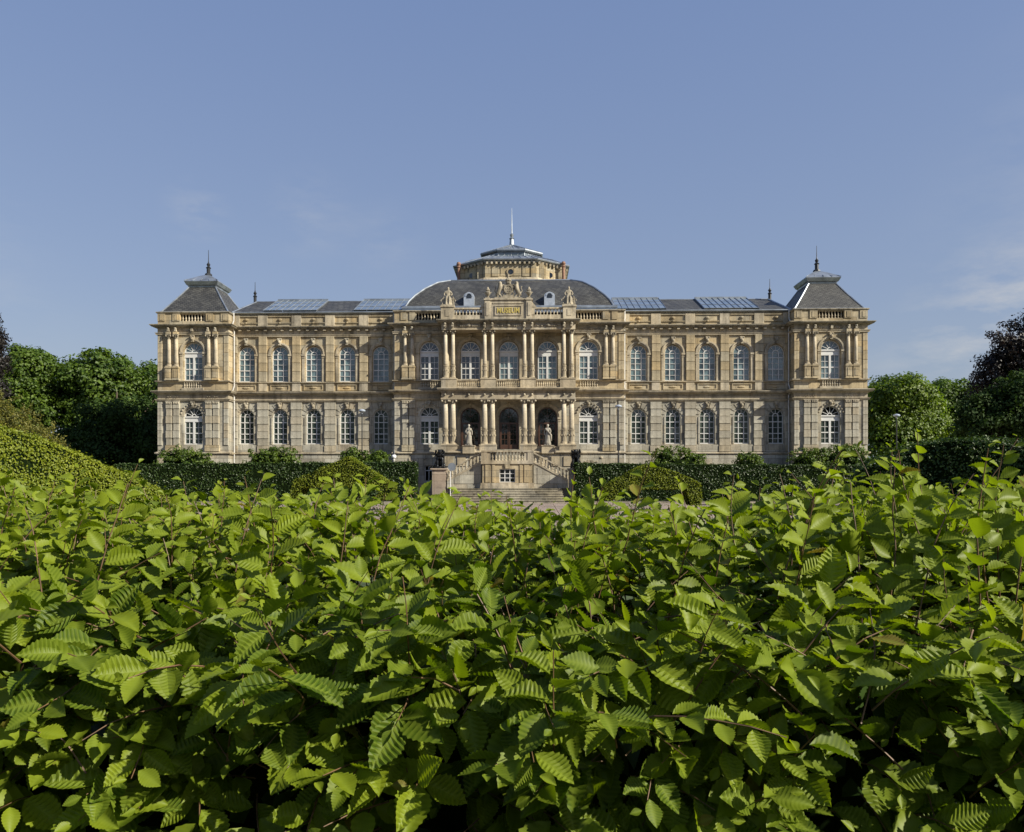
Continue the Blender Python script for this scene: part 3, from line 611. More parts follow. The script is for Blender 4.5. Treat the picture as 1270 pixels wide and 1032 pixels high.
# ---- centre block
def pavilion(s):
    xi, xo, cx = s*5.3, s*9.79, s*6.8; x0, x1 = min(xi, xo), max(xi, xo)
    wu, wl, pu, orn, ped = MB(), MB(), MB(), MB(), MB()
    big_bay(x0, x1, cx, P1, wu, wl, pu=pu, up_pair=W_BUD if s < 0 else None)
    yb = 4
    for m, a, b in ((wu, 9.4, 14.3), (wl, 4.1, 8.6)): m.quad((xo, P1, a), (xo, yb, a), (xo, yb, b), (xo, P1, b))
    ba = MB(); wall_bay(ba, x0, x1, 0, 3.95, P1-.08, (cx-s*.1, .5, 1.6, 3.0, 0), .3); ba.quad((xo, P1-.08, 0), (xo, yb, 0), (xo, yb, 3.95), (xo, P1-.08, 3.95)); obj('basement_wall', ba, M_LO, MUS)
    f = MB(); X = cx-s*.1
    f.box(-.5, -.42, 0, .06, 0, 1.4); f.box(.42, .5, 0, .06, 0, 1.4); f.box(-.42, .42, 0, .06, 0, .08); f.box(-.42, .42, 0, .06, 1.32, 1.4)
    for q in (-.14, .14): f.box(q-.03, q+.03, -.01, .05, .08, 1.32)
    f.box(-.42, .42, -.02, .04, .92, 1.0)
    put_window((f.mesh('window', M_FR), pane_mesh(.49, 1.4, 0, G_DK)), X, P1+.1, 1.6)
    obj('wall', wu, M_UP, MUS); obj('wall', wl, M_LO, MUS)
    path = [(xi, P1), (xo, P1), (xo, yb)] if s > 0 else [(xo, yb), (xo, P1), (xi, P1)]
    for nm, pr, mt in (('main_cornice', PROF_MAIN, M_CO), ('architrave', PROF_ARCH, M_TR), ('string_cornice', PROF_STR, M_TR), ('architrave', PROF_ARCHL, M_TR), ('sill_course', PROF_SILL, M_TR), ('plinth_moulding', PROF_PL, M_TR), ('parapet_coping', PROF_RAIL, M_CO)):
        a = MB(); a.sweep(path, pr); obj(nm, a, mt, MUS)
    a = MB(); a.box(x0, x1, P1-.04, yb, 8.68, 9.12); a.box(x0, x1, P1-.04, yb, 14.4, 14.82); obj('frieze', a, M_TR, MUS)
    a = MB(); a.box(x0, x1, P1, P1+.3, 15.1, 15.42); a.box(xo, cx+s*1.1, P1, P1+.3, 15.42, 16.1); a.box(cx-s*1.1, xi, P1, P1+.3, 15.42, 16.1); a.box(cx-1.1, cx+1.1, P1, P1+.3, 16.02, 16.1)
    a.box(xo, xo-s*.3, P1+.3, yb, 15.1, 16.1)
    for d in (1.45, 2.2): a.box(cx+s*d-.25, cx+s*d+.25, P1-.06, P1, 15.42, 16.08)
    obj('parapet', a, M_UP, MUS)
    b = MB(); balusters(b, cx-1.05, cx+1.05, P1+.12, 15.42, 16.02); obj('balusters', b, M_TR, MUS, kind='stuff')
    b = MB(); balusters(b, cx-.8, cx+.8, P1-.05, 9.66, 10.14, sp=.2); b.box(cx-.95, cx+.95, P1-.13, P1, 9.48, 9.66); obj('balusters', b, M_TR, MUS, kind='stuff')
    for d in (1.45, 2.05):
        x = cx+s*d
        put_col(CT, x, P1-.12, 11.45, 13.84-11.45)
        ped.mark().box(x-.25, x+.25, P1-.34, P1, 10.3, 11.32); ped.box(x-.28, x+.28, P1-.38, P1, 11.32, 11.45); ped.box(x-.28, x+.28, P1-.38, P1, 10.3, 10.42); ped.mark().box(x-.2, x+.2, P1-.34, P1, 14.26, 14.45)
        pilaster_low(x, P1, .46); ped.mark().box(x-.28, x+.28, P1-.2, P1, 4.2, 4.72)
        orn.box(x-.09, x+.09, P1-.36, P1, 14.5, 14.82); orn.ball((x, P1-.3, 14.74), .11, 7, 5); orn.ball((x, P1-.22, 14.52), .09, 7, 5)
        for q in (-.2, -.07, .07, .2): orn.ball((x+q, P1-.2, 8.36+.05*abs(q)), .075, 6, 4, (1, .8, 1.5))
        orn.box(x-.3, x+.3, P1-.24, P1, 8.47, 8.55)
    for i in range(6): block(xo-s*.24, P1, 4.72+i*.63, .46, .63, .07, M_LOB)
    for i in range(5): block(xo-s*.24, P1, 10.3+i*.79, .46, .79, .05, M_UPB)
    garland(orn, cx-1.0, cx+1.0, P1-.06, 14.68)
    for a in range(15, 170, 15): orn.ball((cx+math.cos(R(a))*1.05, P1-.03, 7.22+math.sin(R(a))*1.05), .085, 6, 4)
    keystone(orn, cx, P1, 8.0, 8.5, .24, .16)
    for k in range(9): orn.ball((x0+2.2+random.uniform(-.8, .8)-.2, P1-.1, 3.45+random.uniform(-.2, .2)), random.uniform(.07, .13), 7, 5, (1.5, .6, 1))
    parts('window_surround', pu, M_TR, MUS); parts('pedestal', ped, M_UP, MUS); obj('carved_ornament', orn, M_SCU, MUS, kind='stuff')
pavilion(-1); pavilion(1)
# loggia back wall with three doors below and three windows above
wu, wl, pu = MB(), MB(), MB()
for i, c in enumerate((-3.29, 0, 3.29)):
    x0, x1 = (-5.3, -1.65, 1.65)[i], (-1.65, 1.65, 5.3)[i]
    wall_bay(wu, x0, x1, 9.4, 14.4, P1, (c, .84, 10.30, 12.78, 1), .35); wall_bay(wl, x0, x1, 4.1, 8.6, P1, (c, .84, 4.32, 7.1, 1), .35)
    pu.mark(); archivolt(c, P1, 12.78, .84, 10.3, pu); pu.mark(); archivolt(c, P1, 7.1, .84, 4.35, pu); pu.mark(); keystone(pu, c, P1, 13.65, 14.2, .24, .12); pu.mark(); keystone(pu, c, P1, 8.0, 8.48, .24, .12)
    put_window(((W_BUD, W_BU, W_BU)[i][0], (W_BUD, W_BU, W_BU)[i][1]), c, P1+.22, 10.3)
    m = MB(); hs = 2.78; t = .1; hw = .84; zr = 2.2
    for q in (-1, 1):
        m.box(q*hw, q*(hw-t), 0, .08, 0, hs); m.box(q*.03, q*.11, -.01, .06, .1, zr); m.box(q*.62, q*.74, -.005, .06, .1, zr)
        m.box(q*.11, q*.62, 0, .06, .0, .45); m.box(q*.35, q*.38, .01, .05, .45, zr)
        for z in (.9, 1.35, 1.78): m.box(q*.11, q*.62, .01, .05, z-.018, z+.018)
    m.box(-.74, .74, -.02, .08, zr, zr+.14); m.ring(0, hs, hw-t, hw, 0, .07, n=14)
    for a in (45, 90, 135):
        u, v = math.cos(R(a)), math.sin(R(a)); m.extrude([(-v*.02, hs+u*.02), (u*.75-v*.02, hs+v*.75+u*.02), (u*.75+v*.02, hs+v*.75-u*.02), (v*.02, hs-u*.02)], .01, .05)
    o = obj('door', m, M_FRD, MUS, (c, P1+.24, 4.32)); link('pane', pane_mesh(.82, hs, 1, G_DK), o)
obj('wall', wu, M_UP, MUS); obj('wall', wl, M_LO, MUS); parts('window_surround', pu, M_TR, MUS)

# ---- portico
YC = -2.45; XC = [-5.27, -4.64, -1.98, -1.34, 1.34, 1.98, 4.64, 5.27]
for x in XC:
    put_col(CU, x, YC, 10.23, HU); put_col(CLo, x, YC, 4.69, HL)
for s in (-1, 1):
    put_col(CU, s*5.27, P1-.22, 10.23, HU)
PX = 5.58; YF = -2.72
path = [(-PX, P1), (-PX, YF), (PX, YF), (PX, P1)]
a = MB(); a.box(-PX, PX, YF, P1, 14.3, 14.86); a.box(-PX+.02, PX-.02, YF-.03, P1-.004, 14.27, 14.42); obj('portico_entablature', a, M_TR, MUS)
a = MB(); a.box(-PX, PX, YF, P1, 8.5, 9.12); a.box(-PX-.05, PX+.05, YF-.06, P1-.004, 8.47, 8.6); obj('portico_entablature', a, M_TR, MUS)
for pr, mt in ((PROF_MAIN, M_CO), (PROF_STR, M_TR)):
    a = MB(); a.sweep(path, [(o*.8, z) for o, z in pr]); a.box(-PX, PX, YF, P1, pr[-1][1]-.25, pr[-1][1]-.005); obj('portico_cornice', a, mt, MUS)
orn = MB()
for x in XC:
    for z in (14.42,): orn.box(x-.1, x+.1, YF-.24, YF, z+.1, 14.86); orn.ball((x, YF-.2, 14.76), .12, 7, 5); orn.ball((x, YF-.12, 14.5), .1, 7, 5)
    orn.ball((x, YF-.08, 8.86), .1, 7, 5)
for a0, b0 in ((-4.4, -2.2), (-1.1, 1.1), (2.2, 4.4)):
    garland(orn, a0, b0, YF-.05, 14.68); orn.ball(((a0+b0)/2, YF-.08, 14.66), .16, 8, 6, (1.1, .6, 1))
    orn.ball(((a0+b0)/2, YF-.06, 8.86), .1, 7, 5)
x = -5.5
while x < 5.5: orn.box(x, x+.1, YF-.12, YF, 9.03, 9.1); x += .21
obj('carved_ornament', orn, M_SCU, MUS, kind='stuff')
a = MB()
for x0, x1 in ((-5.6, -4.32), (-2.3, -1.02), (1.02, 2.3), (4.32, 5.6)):
    a.mark().box(x0, x1, YF-.06, YC+.35, 9.44, 10.14); a.box(x0-.04, x1+.04, YF-.1, YC+.39, 10.14, 10.23)
for s in (-1, 1): a.mark().box(s*5.15, s*5.55, YC+.39, P1, 9.44, 10.2)
a.mark().box(-5.5, 5.5, YF, P1, 9.3, 9.44)
parts('column_pedestal', a, M_TR, MUS)
b = MB()
for x0, x1 in ((-4.3, -2.32), (-1.0, 1.0), (2.32, 4.3)):
    balusters(b, x0, x1, YC-.1, 9.55, 10.05, sp=.17); b.box(x0, x1, YC-.2, YC, 10.05, 10.16); b.box(x0, x1, YC-.2, YC, 9.45, 9.55)
obj('balusters', b, M_TR, MUS, kind='stuff')
# portico base
a = MB()
for x0, x1 in ((-5.65, -4.25), (-2.4, -1.0), (1.0, 2.4), (4.25, 5.65)):
    a.mark().box(x0, x1, YF-.12, YC+.4, 4.1, 4.6); a.box(x0-.03, x1+.03, YF-.16, YC+.44, 4.6, 4.69)
for s in (-1, 1): a.mark().box(s*2.4, s*4.25, YC-.2, YC+.15, 4.1, 4.55)
parts('column_pedestal', a, M_TR, MUS)
a = MB(); a.box(-5.65, 5.65, YF-.05, P1, .0, 3.95); a.box(-5.55, 5.55, YF, P1+.4, 3.95, 4.3); obj('portico_base', a, M_LO, MUS)
a = MB(); a.sweep([(-5.65, P1), (-5.65, YF-.06), (-1.0, YF-.06)], PROF_PL); a.sweep([(1.0, YF-.06), (5.65, YF-.06), (5.65, P1)], PROF_PL)
for s in (-1, 1):
    for k in range(3): a.box(s*(2.5+k*1.05), s*(3.2+k*1.05), YF-.11, YF-.05, 2.9, 3.7)
obj('plinth_moulding', a, M_TR, MUS)
# parapet of the portico
a = MB(); a.box(-PX, PX, YF-.02, YF+.35, 15.14, 15.5); a.box(-PX, PX, YF-.02, YF+.3, 16.0, 16.12)
for s in (-1, 1):
    a.box(s*4.55, s*5.62, YF-.1, YF+.8, 15.14, 16.15); a.box(s*4.48, s*5.68, YF-.16, YF+.86, 16.15, 16.27); a.box(s*4.9, s*5.25, YF-.13, YF-.1, 15.4, 15.95)
    a.box(s*(PX-.3), s*PX, YF+.35, P1+.2, 15.14, 16.12)
    a.box(s*1.95, s*2.2, YF-.06, YF+.3, 15.5, 16.0)
obj('parapet', a, M_TR, MUS)
b = MB(); balusters(b, -4.5, -2.25, YF+.12, 15.5, 16.0, sp=.3); balusters(b, 2.25, 4.5, YF+.12, 15.5, 16.0, sp=.3); obj('balusters', b, M_TR, MUS, kind='stuff')
a = MB(); a.box(-1.5, 1.5, YF-.12, YF+.6, 15.14, 16.72); a.box(-1.28, 1.28, YF-.17, YF-.12, 16.42, 16.5)
for s in (-1, 1):
    a.box(s*1.5, s*1.95, YF-.22, YF+.5, 15.14, 16.7); a.box(s*1.62, s*1.83, YF-.26, YF-.22, 15.4, 16.5); a.box(s*1.42, s*2.03, YF-.28, YF+.6, 16.7, 16.8)
    a.extrude([(s*1.95, 16.15), (s*2.35, 16.15), (s*1.95, 16.6)], YF-.05, YF+.2)
a.box(-1.42, 1.42, YF-.22, YF+.6, 16.72, 16.84)
for z0, z1, x0, x1 in ((15.42, 15.48, -1.12, 1.12), (16.2, 16.26, -1.12, 1.12), (15.48, 16.2, -1.12, -1.06), (15.48, 16.2, 1.06, 1.12)): a.box(x0, x1, YF-.18, YF-.12, z0, z1)
a.box(-1.06, 1.06, YF-.13, YF-.12, 15.48, 16.2)
obj('attic_block', a, M_TR, MUS)
# MUSEUM lettering
tcv = bpy.data.curves.new('lettering', 'FONT'); tcv.body = 'MUSEUM'; tcv.size = .62; tcv.extrude = .02; tcv.offset = .014; tcv.space_character = 1.08; tcv.align_x = 'CENTER'; tcv.align_y = 'CENTER'
to = bpy.data.objects.new('lettering_tmp', tcv); C.objects.link(to)
dg = bpy.context.evaluated_depsgraph_get(); tm = bpy.data.meshes.new_from_object(to.evaluated_get(dg)); tm.materials.clear(); tm.materials.append(M_GOLD)
bpy.data.objects.remove(to); lo_ = link('lettering', tm, MUS, (0, YF-.15, 15.83)); lo_.rotation_euler = (R(90), 0, 0)
xs = [v.co.x for v in tm.vertices]; lo_.scale = (1.85/(max(xs)-min(xs)), 1, 1)

# ---- central roof
m = MB(); base = (-9.1, 9.1, .15, 19.0); zc = 16.8
prof = [(0, 0), (.3, .6), (.75, 1.2), (1.55, 2.02), (2.55, 2.8), (3.6, 3.25)]
rings = [[(base[0]+i, base[2]+i, zc+h), (base[1]-i, base[2]+i, zc+h), (base[1]-i, base[3]-i, zc+h), (base[0]+i, base[3]-i, zc+h)] for i, h in prof]
for A, B in zip(rings, rings[1:]):
    for i in range(4): m.quad(A[i], A[(i+1) % 4], B[(i+1) % 4], B[i])
m.poly(rings[-1]); CR = obj('central_roof', m, M_SL, MUS)
h = MB()
for i in range(4): h.tube([r[i] for r in rings], .09, 6)
h.tube(rings[-1]+[rings[-1][0]], .08, 6)
obj('roof_flashing', h, M_ZN, CR)
h = MB(); h.sweep([(base[0], base[3]), (base[0], base[2]), (base[1], base[2]), (base[1], base[3])], [(-.2, 16.3), (.2, 16.3), (.2, 16.62), (.27, 16.66), (.27, 16.8), (.05, 16.92), (-.2, 16.92)]); h.box(-9.7, 9.7, P1+.3, 4, 16.1, 16.32); obj('zinc_eaves', h, M_ZN, CR)
for s in (-1, 1):
    d = MB(); x = s*3.5; pts = [(x-.46, 16.9), (x+.46, 16.9), (x+.46, 17.75)] + [(x+.46*math.cos(R(a)), 17.75+.32*math.sin(R(a))) for a in range(20, 180, 20)] + [(x-.46, 17.75)]
    d.extrude(pts, .05, 1.4); d.ring(x, 17.75, .22, .34, 0, .05, n=10)
    o = obj('dormer', d, plain('bright_zinc', (.52, .55, .58), .35, .6, .15), CR)
    g = MB(); g.poly([(x-.22, .03, 17.55), (x+.22, .03, 17.55)]+[(x+.22*math.cos(R(a)), .03, 17.75+.22*math.sin(R(a))) for a in range(0, 181, 30)]); obj('pane', g, G_DK, o)
OCT = [(-2.4, 5), (2.4, 5), (5.2, 7.3), (5.2, 12), (2.4, 14.3), (-2.4, 14.3), (-5.2, 12), (-5.2, 7.3)]
d = MB(); d.sweep(OCT, [(.35, 20.1), (.35, 20.42), (.2, 20.6), (.0, 20.62)], True); obj('drum_base', d, M_TR, CR)
d = MB(); d.sweep(OCT, [(0, 20.5), (0, 22.12)], True)
d.box(-2.38, -1.9, 4.9, 5, 20.6, 22.1); d.box(1.9, 2.38, 4.9, 5, 20.6, 22.1); d.box(-1.75, -1.1, 4.94, 5, 20.75, 21.9); d.box(1.1, 1.75, 4.94, 5, 20.75, 21.9); d.box(-.95, .95, 4.96, 5, 20.8, 21.9)
d.ring(0, 21.15, .26, .38, 4.88, 5, 0, 2*math.pi, 16)
dr = obj('drum', d, M_UP, CR)
g = MB(); g.poly([(.26*math.cos(R(a)), 4.955, 21.15+.26*math.sin(R(a))) for a in range(0, 360, 24)]); obj('round_window', g, G_DK, CR)
for s in (-1, 1):
    g = MB()
    for t in (.18, .82):
        X, Y = s*(2.4+2.8*t), 5+2.3*t; g.box(X-.22, X+.22, Y-.22, Y+.1, 20.6, 22.1)
    X, Y = s*3.8, 6.15; g.box(X-.7, X-.5, Y-.62, Y-.35, 20.6, 21.9) if s > 0 else g.box(X+.5, X+.7, Y-.62, Y-.35, 20.6, 21.9)
    obj('drum_pilasters', g, M_UP, CR)
    g = MB(); g.tube([(X-.0-s*.1, Y-.12, 21.1), (X-s*.1, Y-.08, 21.1)], .26, 14); obj('round_window', g, G_DK, CR)
d = MB(); d.sweep(OCT, [(0, 22.02), (.12, 22.04), (.2, 22.14), (.38, 22.2), (.42, 22.3), (.38, 22.36), (-.2, 22.6), (-1.2, 23.02), (-1.7, 23.15)], True)
for i in range(8):
    p, q = Vector((*OCT[i], 0)), Vector((*OCT[(i+1) % 8], 0)); k = int((q-p).length/.55)
    cc = Vector((0, 9.65, 0))
    for j in range(k):
        u = p+(q-p)*(j+.5)/k; v = u+(cc-u).normalized()*1.3; u = u-(cc-u).normalized()*.35
        d.tube([(u.x, u.y, 22.38), (v.x, v.y, 23.1)], .03, 4)
obj('drum_roof', d, M_ZN, CR)
d = MB(); q = 0
for i in range(8):
    p, r = Vector((*OCT[i], 0)), Vector((*OCT[(i+1) % 8], 0)); k = int((r-p).length/.42)
    for j in range(k):
        u = p+(r-p)*(j+.5)/k; o = Vector(((r-p).y, -(r-p).x, 0)).normalized()*.16; d.box(u.x+o.x-.09, u.x+o.x+.09, u.y+o.y-.12, u.y+o.y+.12, 21.86, 22.1)
obj('drum_modillions', d, M_TR, CR, kind='stuff')
OL = [(-1.25, 7.2), (1.25, 7.2), (2.75, 8.5), (2.75, 10.8), (1.25, 12.1), (-1.25, 12.1), (-2.75, 10.8), (-2.75, 8.5)]
d = MB(); d.sweep(OL, [(0, 22.9), (0, 23.2), (.03, 23.2), (.03, 23.75)], True); lt = obj('lantern', d, G_SKY, CR)
d = MB()
for i in range(8):
    p, r = Vector((*OL[i], 0)), Vector((*OL[(i+1) % 8], 0))
    for j in range(4): u = p+(r-p)*j/4; d.tube([(u.x, u.y, 22.9), (u.x, u.y, 23.8)], .06, 4)
d.sweep(OL, [(0, 23.62), (.2, 23.68), (.3, 23.8), (.3, 23.9), (-.3, 24.12), (-1.4, 24.62), (-2.2, 25.0)], True)
for i in range(8):
    p, r = Vector((*OL[i], 0)), Vector((*OL[(i+1) % 8], 0)); cc = Vector((0, 9.65, 0))
    for j in range(5):
        u = p+(r-p)*j/5; u = u-(cc-u).normalized()*.22; v = u+(cc-u)*.85; d.tube([(u.x, u.y, 23.95), (v.x, v.y, 24.95)], .03, 4)
obj('lantern_roof', d, M_ZN, CR)
d = MB(); d.lathe([(.5, 0), (.42, .2), (.26, .35), (.2, .9), (.28, .95), (.12, 1.1), (.2, 1.35), (.07, 1.5), (.05, 2.4), (.015, 4.0)], n=8); obj('spire', d, M_ZN, CR, (0, 9.65, 24.75))
for s in (-1, 1):
    d = MB(); d.lathe([(.15, 0), (.14, 1.4), (.21, 1.45), (.21, 1.52), (.14, 1.58), (.22, 1.78), (.15, 1.95)], n=10)
    o = obj('chimney', d, M_RED, CR, (s*4.98, 6.3, 20.5))
    d = MB(); d.box(-.42, .42, -.3, .3, -.5, .12); obj('chimney_base', d, M_TR, o)
# rear body so that the building is solid
d = MB(); d.box(-24.1, 24.1, 8.3, 8.5, 0, 16.4); d.box(-9.7, 9.7, 18.6, 18.8, 0, 16.6); d.box(-9.75, -9.6, 4, 18.6, 0, 16.6); d.box(9.6, 9.75, 4, 18.6, 0, 16.6); d.box(-30, 30, 5.0, 5.1, 0, 16.2)
obj('rear_wall', d, M_UP, MUS)
d = MB(); d.box(-24, 24, .6, .7, 0, 16.3); d.box(-29.9, -24.3, -.6, -.5, 0, 16); d.box(24.3, 29.9, -.6, -.5, 0, 16); d.box(-9.6, 9.6, -.62, -.52, 0, 16.2); obj('inner_wall', d, M_DARK, MUS)

# ---- stairs
a = MB()
for k in range(7): a.box(-1.0, 1.0, YF-.16-.2*(7-k), YF-.16, 3.15 if k == 0 else 3.15+k*.16, 3.15+(k+1)*.16)
YL0, YL1 = YF-1.6, -5.5
a.box(-2.0, 2.0, YL1+.3, YF-.1, 1.35, 3.12)
for s in (-1, 1):
    n = 12; xA, xB, zA, zB = 2.02, 4.9, 3.12, 1.1
    for k in range(n): x = xA+(xB-xA)*k/n; a.box(s*x, s*(x+(xB-xA)/n), YL1+.55, YF-.9, .0, zA-(zA-zB)*(k+1)/n)
for k in range(6): a.box(-4.3-.04*k, 4.3+.04*k, -5.95-.3*k, YL1+.5-.01*k, 0, 1.06-.18*k); a.box(-4.33-.04*k, 4.33+.04*k, -5.99-.3*k, -5.93-.3*k, 1.02-.18*k, 1.065-.18*k)
ST = obj('stairs', a, M_CO, MUS)
a = MB(); wall_bay(a, -2.0, 2.0, 1.3, 3.05, YL1, (0, .63, 1.55, 2.63, 0), .3)
for s in (-1, 1): a.box(s*1.0, s*1.2, YL1-.05, YL1, 1.55, 2.95); a.box(s*1.35, s*1.75, YL1-.05, YL1, 1.55, 2.95); a.quad((s*2.0, YL1, 1.3), (s*2.0, YL1+1.2, 1.3), (s*2.0, YL1+1.2, 3.05), (s*2.0, YL1, 3.05))
a.extrude([(-.16, 2.66), (.16, 2.66), (.22, 3.02), (-.22, 3.02)], YL1-.1, YL1)
obj('landing_wall', a, M_UP, MUS)
f = MB(); f.box(-.63, -.57, 0, .06, 0, 1.08); f.box(.57, .63, 0, .06, 0, 1.08); f.box(-.57, .57, 0, .06, 0, .06); f.box(-.57, .57, 0, .06, 1.02, 1.08)
for q in (-.2, .2): f.box(q-.035, q+.035, -.01, .05, .06, 1.02)
for q in (.36, .7): f.box(-.57, .57, -.02, .04, q-.025, q+.025)
o = obj('window', f, M_FR, MUS, (0, YL1+.15, 1.55)); link('pane', pane_mesh(.62, 1.08, 0, G_DK), o)
a = MB(); a.box(-2.1, 2.1, YL1-.1, YL1+1.3, 3.02, 3.18); a.box(-2.08, 2.08, YL1-.07, YL1+.2, 3.18, 3.3)
a.box(-2.08, -1.62, YL1-.05, YL1+.3, 3.3, 3.98); a.box(1.62, 2.08, YL1-.05, YL1+.3, 3.3, 3.98); a.box(-2.1, 2.1, YL1-.08, YL1+.3, 3.98, 4.1); a.box(-1.62, -1.35, YL1, YL1+.2, 3.3, 3.98); a.box(1.35, 1.62, YL1, YL1+.2, 3.3, 3.98)
a.box(-2.12, 2.12, YL1-.14, YL1+.3, 1.3, 1.5); a.box(-2.16, 2.16, YL1-.2, YL1+.3, 1.08, 1.3)
balusters(a, -1.32, 1.32, YL1+.1, 3.3, 3.98, sp=.26); obj('landing_balustrade', a, M_TR, MUS)
for s in (-1, 1):
    a = MB(); y = YL1+.35; xA, xB, zA, zB = 2.1, 4.85, 3.2, 1.72
    def slab(x0, x1, za, zb, t, y0, y1): a.extrude([(s*x0, za), (s*x1, zb), (s*x1, zb+t), (s*x0, za+t)], y0, y1)
    slab(xA, xB, zA-.08, zB-.08, .16, y-.05, y+.25); slab(xA, xB, zA+.66, zB+.66, .12, y-.05, y+.25)
    balusters(a, s*xA, s*xB, y+.1, zA+.06, zA+.68, dz=zB-zA, sp=.27); obj('stair_balustrade', a, M_TR, MUS)
    a = MB(); a.extrude([(s*xA, 1.1), (s*xB, 1.1), (s*xB, zB-.08), (s*xA, zA-.08)], y, y+.2); a.box(s*xA, s*xB, y-.06, y, 1.08, 1.3)
    a.extrude([(s*(xA+.3), 1.45), (s*(xB-.6), 1.45), (s*(xB-.6), zB+.1), (s*(xA+.3), zA-.45)], y-.03, y); obj('stair_cheek', a, M_LO, MUS)
    a = MB(); X = s*5.5; y = YL1+.75; a.box(X-.55, X+.55, y-.4, y+.8, .3, 2.5); a.box(X-.62, X+.62, y-.47, y+.87, 0, .35); a.box(X-.6, X+.6, y-.45, y+.85, 2.5, 2.58); a.box(X-.68, X+.68, y-.53, y+.93, 2.58, 2.68); obj('stair_pedestal', a, stone('reddish_stone', [(0, (.33, .26, .20)), (1, (.38, .31, .245))], bw=9, bh=.55, mortar=.01) if s < 0 else M_LO, MUS)

# ================================================================ figures
def skin(name, pts, edges, mat, parent=None, loc=None, sub=1, scale=1.0):
    me = bpy.data.meshes.new(name); me.from_pydata([tuple(c*scale for c in p[:3]) for p in pts], edges, []); me.materials.append(mat)
    o = bpy.data.objects.new(name, me); C.objects.link(o)
    sm = o.modifiers.new('skin', 'SKIN'); sm.use_smooth_shade = True
    if not me.skin_vertices: me.attributes  # layer is made by the modifier
    for i, p in enumerate(pts):
        r = p[3] if len(p) > 3 else .05; r2 = p[4] if len(p) > 4 else r
        me.skin_vertices[0].data[i].radius = (r*scale, r2*scale); me.skin_vertices[0].data[i].use_root = (i == 0)
    sb = o.modifiers.new('smooth', 'SUBSURF'); sb.levels = sub; sb.render_levels = sub
    dg = bpy.context.evaluated_depsgraph_get(); nm = bpy.data.meshes.new_from_object(o.evaluated_get(dg)); o.modifiers.clear(); o.data = nm
    nm.name = name
    if parent: o.parent = parent
    if loc: o.location = loc
    return o
MW = Matrix.Translation(MUS.location) @ Matrix.Rotation(-TH, 4, 'Z')
def mw(x, y, z): return tuple(MW @ Vector((x, y, z)))
def draped_figure(t, flip=1, arm_up=False, H=1.7, mat=None):
    mat = mat or M_MAR; k = H/1.7; f = flip
    pts = [(0, 0, .92, .13), (0, 0, 1.12, .115), (0, -.01, 1.32, .14), (0, 0, 1.43, .07), (0, -.01, 1.5, .055), (0, -.03, 1.60, .092), (0, -.02, 1.68, .07),
           (f*.16, 0, 1.38, .06), (f*.25, -.03, 1.16, .05), (f*.20, -.16, 1.0, .04), (f*.14, -.22, 1.02, .035),
           (-f*.16, 0, 1.38, .06), (-f*.26, .0, 1.15, .05), (-f*.27, -.06, .93, .04), (-f*.26, -.1, .84, .04),
           (f*.09, -.02, .85, .11), (f*.12, -.10, .5, .085), (f*.1, -.04, .12, .06), (f*.11, -.15, .05, .045),
           (-f*.09, 0, .85, .11), (-f*.09, 0, .48, .09), (-f*.08, .02, .12, .06), (-f*.09, -.1, .05, .045)]
    if arm_up: pts[8] = (f*.3, -.04, 1.5, .05); pts[9] = (f*.24, -.08, 1.72, .04); pts[10] = (f*.2, -.08, 1.8, .035)
    ed = [(0, 1), (1, 2), (2, 3), (3, 4), (4, 5), (5, 6), (2, 7), (7, 8), (8, 9), (9, 10), (2, 11), (11, 12), (12, 13), (13, 14), (0, 15), (15, 16), (16, 17), (17, 18), (0, 19), (19, 20), (20, 21), (21, 22)]
    b = skin('body', pts, ed, mat, t, scale=k)
    r = MB(); fold = lambda a, z: 1+.10*math.sin(9*a+z*3)+.06*math.sin(5*a-z*5)
    r.lathe([(.27, .04), (.24, .3), (.215, .6), (.20, .85), (.15, 1.05), (.145, 1.1)], n=28, mod=fold)
    r.tube([(-f*.2, -.05, 1.38), (-f*.05, -.18, 1.2), (f*.12, -.2, .98), (f*.24, -.08, .85), (f*.27, -.02, .35)], [.05, .07, .09, .10, .07], 8)
    r.v = [(x*k, y*k, z*k) for x, y, z in r.v]; obj('robe', r, mat, t, smooth=True)
    h = MB(); h.ball((0, .02*k, 1.64*k), .105*k, 10, 7, (1, 1, 1)); h.ball((0, .12*k, 1.62*k), .05*k, 7, 5); obj('hair', h, mat, t, smooth=True)
    p = MB(); p.box(-.28*k, .28*k, -.25*k, .25*k, 0, .06*k); obj('base', p, mat, t)
for s, lb in ((-1, 'pale stone statue of a draped woman before the door left of the landing'), (1, 'pale stone statue of a draped woman before the door right of the landing')):
    a = MB(); X = s*3.28; a.box(X-.5, X+.5, YC-.62, YC-.22, 3.95, 4.55); a.box(X-.54, X+.54, YC-.66, YC-.22, 4.55, 4.62); obj('statue_plinth', a, M_TR, MUS)
    t = thing('statue', lb, 'statue', mw(s*3.28, YC-.44, 4.62), -TH, 'statues in front of the doors'); draped_figure(t, flip=s, H=1.72)
